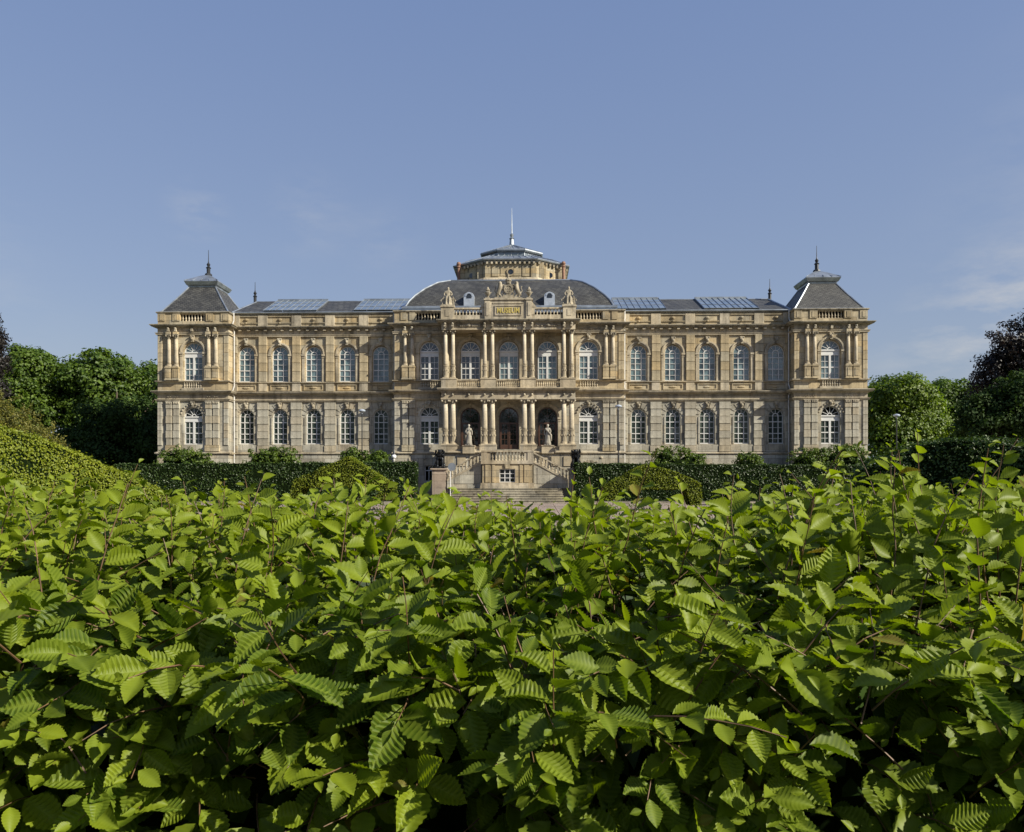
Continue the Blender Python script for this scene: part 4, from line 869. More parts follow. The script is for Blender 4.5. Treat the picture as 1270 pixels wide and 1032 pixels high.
# sculpture groups on the portico corners
for s, lb in ((-1, 'weathered stone figure group on the left corner of the portico roof'), (1, 'weathered stone figure group on the right corner of the portico roof')):
    t = thing('sculpture_group', lb, 'sculpture', mw(s*5.05, YF+.35, 16.27), -TH, 'sculpture groups on the portico')
    pts = [(0, .05, .75, .17), (0, .05, 1.0, .15), (0, .03, 1.25, .17), (0, .02, 1.4, .07), (0, 0, 1.55, .11), (0, .02, 1.66, .08), (.2, 0, 1.28, .07), (.34, -.06, 1.02, .06), (.2, -.2, .9, .05), (-.2, 0, 1.28, .07), (-.36, -.04, 1.06, .06), (-.26, -.2, .88, .05), (.12, -.25, .72, .13), (.13, -.33, .3, .09), (.13, -.42, .08, .07), (-.13, -.22, .72, .13), (-.14, -.3, .3, .09), (-.15, -.4, .08, .07)]
    ed = [(0, 1), (1, 2), (2, 3), (3, 4), (4, 5), (2, 6), (6, 7), (7, 8), (2, 9), (9, 10), (10, 11), (0, 12), (12, 13), (13, 14), (0, 15), (15, 16), (16, 17)]
    skin('seated_figure', pts, ed, M_SCU, t)
    for q in (-1, 1):
        pp = [(q*.42, -.02, .38, .11), (q*.42, -.03, .58, .10), (q*.40, -.03, .74, .05), (q*.4, -.05, .86, .085), (q*.52, -.02, .66, .05), (q*.62, -.08, .5, .04), (q*.58, -.2, .4, .035), (q*.3, -.02, .66, .05), (q*.24, -.14, .55, .04), (q*.46, -.14, .32, .085), (q*.47, -.25, .12, .055), (q*.36, -.12, .3, .085), (q*.34, -.2, .1, .055)]
        skin('child_figure', pp, [(0, 1), (1, 2), (2, 3), (1, 4), (4, 5), (5, 6), (1, 7), (7, 8), (0, 9), (9, 10), (0, 11), (11, 12)], M_SCU, t)
    r = MB(); r.box(-.55, .55, -.45, .4, 0, .1); r.lathe([(.48, .1), (.4, .4), (.3, .72), (.2, .8)], 0, .08, 20, mod=lambda a, z: 1+.12*math.sin(7*a+z*4)); obj('rock_base', r, M_SCU, t)
# coat of arms with two lions and a crown
t = thing('coat_of_arms', 'stone coat of arms with crown and two rampant lions above the museum sign', 'sculpture', mw(0, YF+.1, 16.84), -TH)
c = MB(); c.extrude([(-.30, 1.22), (.30, 1.22), (.36, 1.05), (.33, .6), (.2, .36), (0, .25), (-.2, .36), (-.33, .6), (-.36, 1.05)], -.16, .06); c.ring(0, .78, .30, .36, -.2, -.16, 0, 6.283, 16)
for r_ in range(3):
    for q in range(3): c.ball((-.17+.17*q, -.17, 1.05-.22*r_), .055, 6, 4, (1, .5, 1))
for q in (-1, 1):
    for k in range(7): c.ball((q*(.40+.06*math.sin(k*2.1)), -.05, .3+.14*k), .085, 6, 4)
obj('shield', c, M_SCU, t, smooth=False)
c = MB(); c.lathe([(.2, 1.24), (.23, 1.34), (.2, 1.4), (.28, 1.52), (.22, 1.66), (.09, 1.72), (.09, 1.82), (.04, 1.86)], 0, -.04, 10); c.ball((0, -.04, 1.92), .09, 8, 6); c.box(-.02, .02, -.06, -.02, 1.95, 2.08); obj('crown', c, M_SCU, t)
for q in (-1, 1):
    pp = [(a_, b_, c_, r_*1.35) for a_, b_, c_, r_ in [(q*.86, 0, .52, .14), (q*.74, -.02, .78, .13), (q*.64, -.03, 1.0, .16), (q*.66, -.05, 1.2, .13), (q*.7, -.1, 1.36, .13), (q*.62, -.2, 1.34, .07),
          (q*.52, -.08, 1.08, .06), (q*.4, -.1, 1.2, .05), (q*.5, 0, .92, .06), (q*.38, -.05, .85, .05),
          (q*.98, -.04, .34, .10), (q*.84, -.06, .2, .055), (q*1.02, -.1, .06, .05), (q*.78, -.02, .34, .09), (q*.62, -.06, .3, .05), (q*.6, -.1, .1, .05),
          (q*1.02, .06, .52, .04), (q*1.16, .08, .7, .03), (q*1.05, .08, .95, .03), (q*1.14, .08, 1.1, .045)]]
    skin('lion_supporter', pp, [(0, 1), (1, 2), (2, 3), (3, 4), (4, 5), (2, 6), (6, 7), (2, 8), (8, 9), (0, 10), (10, 11), (11, 12), (0, 13), (13, 14), (14, 15), (0, 16), (16, 17), (17, 18), (18, 19)], M_SCU, t, scale=1.0)
c = MB(); c.extrude([(-1.25, 0), (1.25, 0), (1.1, .1), (.55, .14), (.35, .3), (-.35, .3), (-.55, .14), (-1.1, .1)], -.2, .25); obj('scroll_base', c, M_SCU, t)
for s, lb in ((-1, 'carved stone urn on the sign block left of the coat of arms'), (1, 'carved stone urn on the sign block right of the coat of arms')):
    c = MB(); c.box(-.2, .2, -.2, .2, 0, .14); c.lathe([(.16, .14), (.08, .22), (.1, .3), (.22, .48), (.24, .6), (.14, .72), (.19, .78), (.12, .92), (.05, 1.06)], n=12, mod=lambda a, z: 1+.1*math.sin(6*a))
    for q in (-1, 1): c.ball((q*.24, 0, .6), .07, 6, 4)
    u = obj('urn', c, M_SCU, None, mw(s*1.72, YF+.15, 16.8)); tag(u, lb, 'urn', 'urns beside the coat of arms')
# seated bronze lions
for s, lb in ((-1, 'dark bronze seated lion on the reddish pedestal left of the stairs'), (1, 'dark bronze seated lion on the pale pedestal right of the stairs')):
    t = thing('lion_statue', lb, 'lion statue', mw(s*5.5, YL1+.95, 2.68), -TH-s*.12, 'bronze lions flanking the stairs')
    pp = [(0, .42, .32, .25), (0, .22, .62, .25), (0, 0, .92, .27), (0, -.12, 1.12, .22), (0, -.24, 1.28, .17), (0, -.42, 1.22, .11), (0, -.5, 1.2, .09),
          (.17, -.12, .78, .11), (.18, -.2, .4, .08), (.18, -.2, .14, .08), (.18, -.34, .1, .075), (-.17, -.12, .78, .11), (-.18, -.2, .4, .08), (-.18, -.2, .14, .08), (-.18, -.34, .1, .075),
          (.26, .3, .3, .17), (.31, .06, .26, .13), (.31, .1, .1, .08), (.31, -.1, .09, .075), (-.26, .3, .3, .17), (-.31, .06, .26, .13), (-.31, .1, .1, .08), (-.31, -.1, .09, .075)]
    ed = [(0, 1), (1, 2), (2, 3), (3, 4), (4, 5), (5, 6), (2, 7), (7, 8), (8, 9), (9, 10), (2, 11), (11, 12), (12, 13), (13, 14), (0, 15), (15, 16), (16, 17), (17, 18), (0, 19), (19, 20), (20, 21), (21, 22)]
    skin('body', pp, ed, M_BRZ, t, scale=1.12)
    c = MB()
    for k in range(46):
        a = random.uniform(0, 6.283); zz = random.uniform(.7, 1.36); rr = .24+.08*math.sin((zz-.75)*4); c.ball((math.cos(a)*rr*1.1, -.08+math.sin(a)*rr*1.0, zz*1.08), random.uniform(.06, .1), 6, 4, (1, 1, 1.4))
    for q in (-1, 1): c.ball((q*.14, -.3, 1.5), .05, 6, 4)
    c.ball((0, -.52, 1.36), .17, 10, 7, (1, 1.1, 1)); c.ball((0, -.68, 1.31), .1, 8, 5)
    obj('mane', c, M_BRZ, t)
    c = MB(); c.box(-.42, .42, -.5, .62, 0, .07); obj('plinth', c, M_BRZ, t)
    c = MB(); c.tube([(.1, .65, .12), (.35, .6, .1), (.5, .35, .1), (.52, .1, .12)], [.05, .04, .04, .07], 6); obj('tail', c, M_BRZ, t)

# ================================================================ lamps and posts
def dome_lamp(px, pytop, dd, lb, band=None):
    x = WX(px, dd); H = WZ(pytop, dd); t = thing('street_lamp', lb, 'street lamp', (x, dd, 0), 0, 'tall park lamps')
    c = MB(); c.tube([(0, 0, 0), (0, 0, H*.5)], .07, 8); c.tube([(0, 0, H*.5), (0, 0, H-.3)], .045, 8); c.lathe([(.13, 0), (.12, .8), (.07, .9)], n=10); obj('pole', c, M_IRON if not band else M_IRON, t)
    c = MB(); c.lathe([(.05, -.34), (.09, -.2), (.26, -.16), (.29, -.1), (.24, -.02), (.1, .03), (.02, .05)], n=16, zo=H); obj('lamp_hood', c, plain('pale_lamp_metal', (.42, .47, .54), .3, .3, .1), t)
    c = MB(); c.lathe([(.08, -.24), (.22, -.2), (.24, -.165)], n=12, zo=H); obj('lamp_glass', c, G_SKY, t)
    return t, H
dome_lamp(449, 508, 63, 'tall dome hooded lamp in front of the left wing, fourth and fifth windows')
t, H = dome_lamp(767, 502.5, 61.5, 'tall dome hooded lamp with a small box and round sign before the right wing')
c = MB(); c.box(-.11, .11, -.1, .1, H*.53, H*.62); obj('control_box', c, M_IRON, t)
c = MB(); c.ring(-.22, H*.27, .14, .2, -.03, .0, 0, 6.283, 18); obj('ring_sign', c, plain('pale_sign_metal', (.5, .55, .62), .4, .2, .1), t)
c = MB(); c.box(.05, .2, -.04, -.02, .95, 1.75); obj('striped_sticker', c, plain('red_sticker', (.45, .05, .05), .5), t)
dome_lamp(1112, 514, 66, 'tall dome hooded lamp beside the trees right of the right tower')
t = thing('globe_lamp', 'small park lamp with white globe left of the stairs', 'street lamp', (WX(488.5, 61), 61, 0))
c = MB(); c.lathe([(.12, 0), (.1, .6), (.05, .7), (.045, 3.2), (.09, 3.3), (.09, 3.42)], n=8); obj('pole', c, M_PIPE, t)
c = MB(); c.ball((0, 0, 3.6), .19, 14, 10, (1, 1, .95)); obj('globe', c, plain('white_globe', (.75, .76, .76), .2, 0, .03), t, smooth=True)
c = MB(); c.lathe([(.15, 3.76), (.1, 3.84), (.07, 4.0), (.02, 4.15)], n=10); obj('lamp_cap', c, M_IRON, t)
t = thing('sign_post', 'thin white post with small grey plate by the left stair flight', 'sign', (WX(558.5, 57.5), 57.5, 0))
c = MB(); c.tube([(0, 0, 0), (0, 0, 2.7)], .035, 8); obj('post', c, M_FR, t)
c = MB(); c.tube([(.12, -.05, 2.72), (.12, -.02, 2.72)], .3, 16); obj('sign_plate', c, M_ZN, t)

# ================================================================ vegetation
def leaf_mesh_np(name, P, Xd, Nn, ln, wd, tint, mat, fold=.25):
    """one bent rhombus per leaf"""
    n = len(P); Yd = np.cross(Nn, Xd); ln = ln[:, None]; wd = wd[:, None]
    V = np.empty((n, 4, 3)); V[:, 0] = P; V[:, 1] = P+Xd*ln*.45+Yd*wd*.5+Nn*wd*fold; V[:, 2] = P+Xd*ln-Nn*ln*.08; V[:, 3] = P+Xd*ln*.45-Yd*wd*.5+Nn*wd*fold
    me = bpy.data.meshes.new(name); me.vertices.add(4*n); me.vertices.foreach_set('co', V.ravel())
    b = (np.arange(n)*4)[:, None]; idx = np.hstack([b, b+1, b+2, b, b+2, b+3]).astype(np.int32)
    me.loops.add(6*n); me.loops.foreach_set('vertex_index', idx.ravel()); me.polygons.add(2*n); me.polygons.foreach_set('loop_start', np.arange(0, 6*n, 3, dtype=np.int32))
    a = me.attributes.new('tint', 'FLOAT', 'POINT'); a.data.foreach_set('value', np.repeat(tint, 4).astype(np.float32))
    me.update(calc_edges=True); me.materials.append(mat); return me
def unit(a): return a/np.maximum(np.linalg.norm(a, axis=1, keepdims=True), 1e-9)
def scatter(name, P, Nrm, size, mat, parent, jit=.6, up=.2, tint=None, asp=.6):
    n = len(P); Nn = unit(Nrm+rng.normal(0, jit, (n, 3))+np.array([0, 0, up])); X = unit(np.cross(Nn, rng.normal(0, 1, (n, 3))))
    X[:, 2] -= .35; X = unit(X-Nn*np.sum(X*Nn, 1, keepdims=True)); ln = size*rng.uniform(.65, 1.3, n)
    tint = rng.uniform(0, 1, n) if tint is None else tint
    me = leaf_mesh_np(name, P, X, Nn, ln, ln*asp, tint, mat); return link(name, me, parent, kind='stuff')
def lumps(P, s, seed=0):
    """cheap value noise for numpy points"""
    q = P*s+seed
    return (np.sin(q[:, 0]*1.7+np.sin(q[:, 1]*1.3+q[:, 2]))+np.sin(q[:, 1]*2.1+np.sin(q[:, 2]*1.9+q[:, 0]*.7))+np.sin(q[:, 2]*2.3+q[:, 0]*1.1))/3
def tree(name, label, base, lobes, mat, n, leaf, group=None, trunk=.35, cat='tree', clump=.9, per=34, fill=.78):
    """lobes: (dx, dy, z, rx, ry, rz) round the base"""
    t = thing(name, label, cat, (base[0], base[1], 0), 0, group)
    more = []
    for l in lobes:
        for _ in range(7):
            a_, e_ = rng.uniform(0, 6.283), rng.uniform(-.2, 1.35); q_ = rng.uniform(.22, .42)
            more.append((l[0]+l[3]*.86*math.cos(e_)*math.cos(a_), l[1]+l[4]*.86*math.cos(e_)*math.sin(a_), l[2]+l[5]*.84*math.sin(e_), l[3]*q_, l[4]*q_, l[5]*q_))
    main, lobes = lobes, list(lobes)+more
    vol = np.array([l[3]*l[5] for l in lobes]); vol = vol/vol.sum(); Ps, Ns, Ts = [], [], []
    for l, q in zip(lobes, vol):
        k = int(n*q/per)
        d = unit(rng.normal(0, 1, (k, 3))); rad = rng.uniform(.55, 1.0, k)**.45*(1+.24*lumps(d, 3.5, l[0])); c = np.array(l[:3])+d*np.array(l[3:6])*rad[:, None]
        ct = rng.uniform(0, 1, k)
        dd = unit(rng.normal(0, 1, (k*per, 3))); cl = np.repeat(clump*rng.uniform(.6, 1.3, k), per)
        P = np.repeat(c, per, 0)+dd*cl[:, None]*rng.uniform(.5, 1.0, k*per)[:, None]*np.array([1, 1, .65])
        Ps.append(P); Ns.append(unit(.55*dd+.45*np.repeat(d, per, 0))); Ts.append(np.clip(np.repeat(ct, per)*.6+rng.uniform(0, .4, k*per), 0, 1))
    P = np.vstack(Ps); Nn = np.vstack(Ns); T = np.concatenate(Ts)
    ok = P[:, 2] > .15; scatter('crown', P[ok], Nn[ok], leaf, mat, t, .35, .25, T[ok], .75)
    lobes = main; zt = max(l[2] for l in lobes); m = MB(); m.tube([(0, 0, 0), (.05, .03, zt*.3), (-.05, 0, zt*.7), (0, 0, zt)], [trunk, trunk*.8, trunk*.5, trunk*.2], 8)
    obj('trunk', m, M_WOOD, t); b = MB()
    for l in lobes:
        b.tube([(0, 0, max(.5, l[2]*.45)), (l[0]*.5, l[1]*.5, l[2]*.75), (l[0], l[1], l[2]+l[5]*.3)], [trunk*.4, trunk*.25, trunk*.08], 5)
    obj('limbs', b, M_WOOD, t)
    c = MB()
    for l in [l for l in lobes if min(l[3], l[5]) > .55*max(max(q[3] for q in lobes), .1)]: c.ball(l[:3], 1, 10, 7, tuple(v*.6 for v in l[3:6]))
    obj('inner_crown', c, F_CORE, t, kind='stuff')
    return t
def lobes_px(dd, bx, L_):
    """crown lobes read off the photograph: (px, py, rx px, rz px, dy)"""
    k = dd/F; return [((px-PCX)*k-bx, dy, EYE+(HOR-py)*k, rx*k, max(rx, rz)*k*.9, rz*k) for px, py, rx, rz, dy in L_]
def ptree(name, label, dd, px, L_, mat, n, leaf, **kw):
    bx = WX(px, dd); return tree(name, label, (bx, dd), lobes_px(dd, bx, L_), mat, n, leaf, **kw)
ptree('broadleaf_tree', 'big rounded green tree immediately left of the left tower', 92, 130, [(95, 490, 36, 42, 0), (140, 478, 40, 40, -2), (180, 500, 34, 48, 1), (125, 530, 55, 45, 0), (190, 540, 30, 40, 2)], F_TREE, 52000, .38, group='trees behind the museum grounds', clump=1.15, per=60)
ptree('broadleaf_tree', 'round green tree between the copper beech and the big tree at far left', 88, 30, [(36, 462, 27, 30, 0), (15, 490, 30, 40, 1), (42, 505, 24, 38, 0)], F_TREE, 28000, .34, group='trees behind the museum grounds', clump=1.0, per=50)
ptree('dark_tree', 'dark tree in front of the big round tree left of the museum', 80, 145, [(128, 532, 26, 34, 0), (168, 528, 30, 38, 0), (92, 562, 30, 30, 0), (150, 570, 55, 32, -1), (194, 556, 18, 38, 0), (184, 486, 14, 24, 3)], F_TREE2, 30000, .3, clump=.9)
ptree('copper_beech', 'dark purple beech crown at the left edge of the photo', 46, -38, [(-32, 440, 36, 44, 0), (-20, 486, 34, 34, -1), (-58, 420, 40, 50, 1), (-14, 424, 14, 12, 0)], F_PURP, 22000, .15, clump=.5, group='copper beeches')
ptree('copper_beech', 'dark purple beech crown at the right edge of the photo', 46, 1300, [(1258, 450, 32, 36, 0), (1284, 434, 38, 42, 0), (1240, 430, 22, 9, -1), (1238, 466, 24, 26, 0), (1258, 480, 34, 34, 1), (1320, 450, 50, 70, 0), (1229, 424, 14, 4, -1), (1236, 412, 10, 7, 0), (1226, 462, 14, 20, 0), (1248, 404, 10, 6, 0)], F_PURP, 26000, .15, clump=.45, group='copper beeches')
ptree('broadleaf_tree', 'light green tree just right of the right tower', 84, 1120, [(1118, 496, 24, 26, -1), (1098, 515, 22, 30, 0), (1142, 512, 20, 24, 0), (1128, 535, 38, 30, 0), (1105, 550, 34, 26, -1), (1090, 490, 9, 12, 0), (1136, 488, 11, 12, 1)], F_LIME, 36000, .32, group='trees behind the museum grounds', clump=1.1)
ptree('broadleaf_tree', 'taller dark green tree behind the light green tree right of the museum', 98, 1105, [(1108, 500, 34, 30, 0), (1085, 520, 20, 34, 0), (1135, 500, 26, 26, 2)], F_TREE, 24000, .36, group='trees behind the museum grounds', clump=1.2)
ptree('broadleaf_tree', 'mid green tree between the light green tree and the right beech', 95, 1185, [(1180, 505, 36, 30, 0), (1215, 515, 30, 34, 1), (1185, 540, 46, 34, 0), (1150, 530, 30, 30, 0)], F_TREE, 34000, .36, group='trees behind the museum grounds', clump=1.2)
ptree('dark_tree', 'dark green yew below the right copper beech', 40, 1240, [(1225, 520, 28, 30, 0), (1255, 505, 30, 36, 0), (1205, 535, 18, 18, 0), (1275, 530, 34, 40, 0)], F_TREE2, 15000, .16, clump=.4, trunk=.2)
for px, r_, z_ in ((1400, 80, 480), (1500, 90, 490), (-130, 90, 480), (-240, 90, 470)):
    ptree('broadleaf_tree', 'broad tree beyond the '+('right' if px > 0 else 'left')+' edge, '+('nearer' if px in (1400, -130) else 'farther')+' one', 80, px, [(px, z_, r_, 70, 0), (px-30, z_+50, r_*.8, 60, 0)], F_TREE, 7000, .6, group='trees behind the museum grounds', clump=1.3)
# golden yews at left
t = thing('golden_yew', 'yellow green spreading yew at the left edge above the sloping hedge', 'yew', (WX(20, 21), 21, 0)); P, D = [], []
bx = WX(20, 21)
for k in range(420):
    px = random.choice([(-5, 540, 26, 60), (20, 545, 24, 45), (48, 560, 20, 36), (66, 575, 8, 30)]); a = random.uniform(-1, 1); u = px[0]+a*px[2]; top = px[1]-px[3]*math.sqrt(max(0, 1-a*a))*random.uniform(.4, 1)
    x, z, y = WX(u, 21)-bx, WZ(top, 21), random.uniform(-.5, .5); dr = Vector((random.uniform(-.5, .7), random.uniform(-.7, .2), random.uniform(.3, 1))).normalized()
    for j in range(34):
        s_ = j/34*.42; side = Vector((random.gauss(0, 1), random.gauss(0, 1), random.gauss(0, 1))).normalized()
        P.append((x+dr.x*s_, y+dr.y*s_, z-.3+dr.z*s_)); D.append(tuple(side))
scatter('foliage', np.array(P), np.array(D), .075, F_YEL, t, .3, .3, None, .35)
c = MB()
for u, v, a, b in ((-5, 560, 26, 60), (20, 560, 24, 42), (48, 575, 20, 34)): c.ball((WX(u, 21)-bx, .1, WZ(v, 21)-.2), 1, 10, 7, (a*.02, .5, b*.02*.9))
c.tube([(0, 0, 0), (0, 0, 1.5)], .1, 6); obj('stem', c, F_CORE, t)

def hedge(name, label, outline, y0, y1, size, dens, mat, dd, cat='hedge', group=None, tops=True, bulge=.03, sides=True):
    """clipped hedge: outline = closed polygon in xz (metres), extruded from y0 to y1; leaves over every face"""
    cx = sum(p[0] for p in outline)/len(outline); t = thing(name, label, cat, (cx, (y0+y1)/2, 0), 0, group); ym = (y0+y1)/2
    pts = [(x-cx, z) for x, z in outline]; area = sum(pts[i][0]*pts[(i+1) % len(pts)][1]-pts[(i+1) % len(pts)][0]*pts[i][1] for i in range(len(pts)))
    if area < 0: pts.reverse()
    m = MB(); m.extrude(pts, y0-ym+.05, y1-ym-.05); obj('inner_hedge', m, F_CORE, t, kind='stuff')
    Ps, Ns = [], []
    X = np.array([p[0] for p in pts]); Z = np.array([p[1] for p in pts])
    A = abs(area)/2; k = int(A*dens*1.8); bb = (X.max()-X.min())*(Z.max()-Z.min()); K = int(k*bb/max(A, .01)); q = np.c_[rng.uniform(X.min(), X.max(), K), rng.uniform(Z.min(), Z.max(), K)]
    ins = np.zeros(K, bool)
    for i in range(len(pts)):
        j = i-1; c1 = (Z[i] > q[:, 1]) != (Z[j] > q[:, 1])
        with np.errstate(divide='ignore', invalid='ignore'): xx = (X[j]-X[i])*(q[:, 1]-Z[i])/(Z[j]-Z[i])+X[i]
        ins ^= c1 & (q[:, 0] < xx)
    q = q[ins]; Ps.append(np.c_[q[:, 0], np.full(len(q), y0-ym), q[:, 1]]); Ns.append(np.tile([0, -1, 0], (len(q), 1)))
    for i in range(len(pts)):
        a, b = np.array(pts[i]), np.array(pts[(i+1) % len(pts)]); l = np.linalg.norm(b-a); nrm = np.array([(b-a)[1], -(b-a)[0]])/max(l, 1e-6)
        if nrm[1] < -.9 and max(a[1], b[1]) < .1: continue
        k = int(l*(y1-y0)*dens*1.5); u = rng.uniform(0, 1, k); P = a+(b-a)*u[:, None]; Ps.append(np.c_[P[:, 0], rng.uniform(y0-ym, y1-ym, k), P[:, 1]]); Ns.append(np.tile([nrm[0], 0, nrm[1]], (k, 1)))
    P = np.vstack(Ps); Nn = np.vstack(Ns).astype(float)
    P = P+Nn*(rng.normal(0, bulge, len(P))+bulge*1.6*lumps(P, 2.2/max(size*12, .3), 3))[:, None]-Nn*size*.3
    scatter('foliage', P, Nn, size, mat, t, .55, .15, np.clip(rng.uniform(0, 1, len(P))*.7+.3*(lumps(P, 3)*.5+.5), 0, 1), .65)
    return t
def hpx(L_, dd): return [(WX(px, dd), max(0, WZ(py, dd)) if py < 900 else 0) for px, py in L_]
# dark holly hedges in front of the museum
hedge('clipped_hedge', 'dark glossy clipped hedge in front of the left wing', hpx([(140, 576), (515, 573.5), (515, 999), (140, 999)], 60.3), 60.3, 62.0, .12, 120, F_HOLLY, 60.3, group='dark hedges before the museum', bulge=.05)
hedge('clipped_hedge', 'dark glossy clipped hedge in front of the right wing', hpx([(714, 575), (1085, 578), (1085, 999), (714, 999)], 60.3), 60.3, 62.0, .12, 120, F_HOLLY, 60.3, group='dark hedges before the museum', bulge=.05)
# rounded bushes behind them
for i, (px, py, rx, lb) in enumerate(((230, 566, 34, 'rounded green bush in front of the left tower'), (338, 565, 33, 'rounded green bush before the second window of the left wing'), (468, 571, 16, 'small rounded bush behind the left gabled hedge'), (440, 568, 18, 'rounded bush just behind the peak of the left gabled hedge'),
                          (840, 567, 36, 'rounded green bush in front of the second window of the right wing'), (930, 574, 20, 'small low bush between the round bushes of the right wing'), (1012, 567, 34, 'rounded green bush at the foot of the right tower'), (1052, 564, 30, 'green bush at the right corner of the right tower'))):
    dd = 63.3; bx = WX(px, dd); k = dd/F; top = EYE+(HOR-(py-12))*k
    tree('round_bush', lb, (bx, dd), [(-rx*k*.45, 0, top-1.3, rx*k*.6, .9, 1.25), (rx*k*.4, 0, top-1.45, rx*k*.62, .9, 1.3), (0, -.2, top-1.9, rx*k*.9, 1.0, 1.6), (0, 0, top-1.1, rx*k*.4, .8, 1.1)], F_BUSH, 4200, .17, group='round bushes before the museum', trunk=.08, cat='bush', clump=.26, per=16)
# gabled clipped hedges in the middle distance
hedge('gabled_hedge', 'yellow green clipped hedge with a peaked top left of the stairs', hpx([(366, 596), (433, 566.5), (489, 603), (489, 619), (470, 619), (468, 606), (420, 603), (376, 604), (372, 626), (360, 626)], 44), 43.6, 45.2, .075, 260, F_HEDGE, 44, group='gabled hedges')
hedge('gabled_hedge', 'yellow green clipped hedge with a peaked top right of the stairs', hpx([(748, 604), (800, 576), (838, 586), (868, 600), (868, 626), (856, 626), (850, 606), (800, 606), (766, 607), (764, 619), (748, 619)], 44), 43.6, 45.2, .075, 260, F_HEDGE, 44, group='gabled hedges')
# tall sloping hedge on the left, dark hedge on the right
def bank(name, label, prof, dd0, slant, thick, size, dens, mat):
    """long hedge whose clipped top slopes; prof = (px, py top); plan runs obliquely (dd0 at the first point, slant metres further per pixel)"""
    P_, top = [], []
    for px, py in prof: d_ = dd0+slant*(px-prof[0][0]); P_.append((WX(px, d_), d_)); top.append(WZ(py, d_))
    c0 = P_[0]; t = thing(name, label, 'hedge', (c0[0], c0[1], 0)); m = MB(); Ps, Ns = [], []
    for (a, za), (b, zb) in zip(zip(P_, top), zip(P_[1:], top[1:])):
        ax, ay, bx_, by = a[0]-c0[0], a[1]-c0[1], b[0]-c0[0], b[1]-c0[1]; L_ = math.hypot(bx_-ax, by-ay); nx, ny = (by-ay)/L_, -(bx_-ax)/L_
        i_ = .06
        m.quad((ax-nx*i_, ay-ny*i_, 0), (bx_-nx*i_, by-ny*i_, 0), (bx_-nx*i_, by-ny*i_, zb-i_), (ax-nx*i_, ay-ny*i_, za-i_)); m.quad((ax-nx*i_, ay-ny*i_, za-i_), (bx_-nx*i_, by-ny*i_, zb-i_), (bx_-nx*thick, by-ny*thick, zb-i_), (ax-nx*thick, ay-ny*thick, za-i_))
        m.quad((ax-nx*thick, ay-ny*thick, 0), (bx_-nx*thick, by-ny*thick, 0), (bx_-nx*thick, by-ny*thick, zb-i_), (ax-nx*thick, ay-ny*thick, za-i_))
        k = int(L_*(za+zb)/2*dens); u = rng.uniform(0, 1, k); v = rng.uniform(0, 1, k)**.8; zt = za+(zb-za)*u
        Ps.append(np.c_[ax+(bx_-ax)*u, ay+(by-ay)*u, zt*v]); Ns.append(np.tile([nx, ny, .1], (k, 1)))
        k = int(L_*thick*dens); u = rng.uniform(0, 1, k); v = rng.uniform(0, thick, k)
        Ps.append(np.c_[ax+(bx_-ax)*u-nx*v, ay+(by-ay)*u-ny*v, za+(zb-za)*u]); Ns.append(np.tile([0, 0, 1], (k, 1)))
    e = P_[-1]; ex, ey = e[0]-c0[0], e[1]-c0[1]; k = int(thick*top[-1]*dens); Ps.append(np.c_[np.full(k, ex)-nx*0+0*rng.uniform(0, 1, k), ey-ny*rng.uniform(0, thick, k), rng.uniform(0, top[-1], k)]); Ns.append(np.tile([1, 0, 0], (k, 1)))
    P = np.vstack(Ps); Nn = np.vstack(Ns).astype(float); P = P+Nn*(rng.normal(0, .025, len(P))+(rng.uniform(0, 1, len(P))>.97)*rng.uniform(0, .14, len(P))+.07*lumps(P, 1.6)+.05*lumps(P, 5))[:, None]
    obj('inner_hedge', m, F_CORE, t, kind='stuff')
    scatter('foliage', P, Nn, size, mat, t, .5, .2, np.clip(rng.uniform(0, 1, len(P))*.7+.35*(lumps(P, 2)*.5+.5), 0, 1), .62); return t
bank('clipped_hedge', 'tall yellow green hedge with sloping top at the left', [(-260, 492), (-120, 502), (0, 528), (40, 538), (90, 557), (128, 574), (165, 591), (200, 606), (232, 640)], 10.5, .010, 1.1, .043, 2300, F_HEDGE)
bank('clipped_hedge', 'tall dark green shaded hedge at the right', [(1058, 590), (1078, 574), (1105, 566), (1130, 553), (1160, 546), (1190, 543), (1230, 547), (1270, 551), (1400, 545), (1560, 540)], 17, -.006, 1.3, .06, 900, F_SHADE)
# unseen wood, added behind the camera so ground floor glass mirrors dark foliage
n = 15000; U_ = rng.uniform(-130, 130, n); P = np.c_[U_, -52+rng.normal(0, 2.5, n), rng.uniform(0, 1, n)**.8*(20+2.5*np.sin(U_*.21)+1.5*np.sin(U_*.63+1))]
me = leaf_mesh_np('added_woodland', P, unit(rng.normal(0, 1, (n, 3))), unit(np.c_[rng.normal(0, .4, n), np.ones(n), rng.normal(0, .4, n)]), rng.uniform(1.0, 1.9, n), rng.uniform(.7, 1.4, n), rng.uniform(0, 1, n), F_TREE2); link('added_woodland', me, None, kind='stuff')
# low ground plants in the forecourt
P = np.c_[rng.uniform(-20, 20, 5200), rng.uniform(22, 56, 5200), np.full(5200, .02)]; P = P[lumps(P, .45, 5) > .12]
me = leaf_mesh_np('weeds', P, unit(np.c_[rng.normal(0, .5, len(P)), rng.normal(0, .5, len(P)), np.ones(len(P))]), unit(np.c_[rng.normal(0, 1, len(P)), -np.ones(len(P)), np.full(len(P), .2)]), rng.uniform(.06, .22, len(P)), rng.uniform(.04, .12, len(P)), rng.uniform(0, 1, len(P)), F_BUSH)
link('weeds', me, None, kind='stuff')

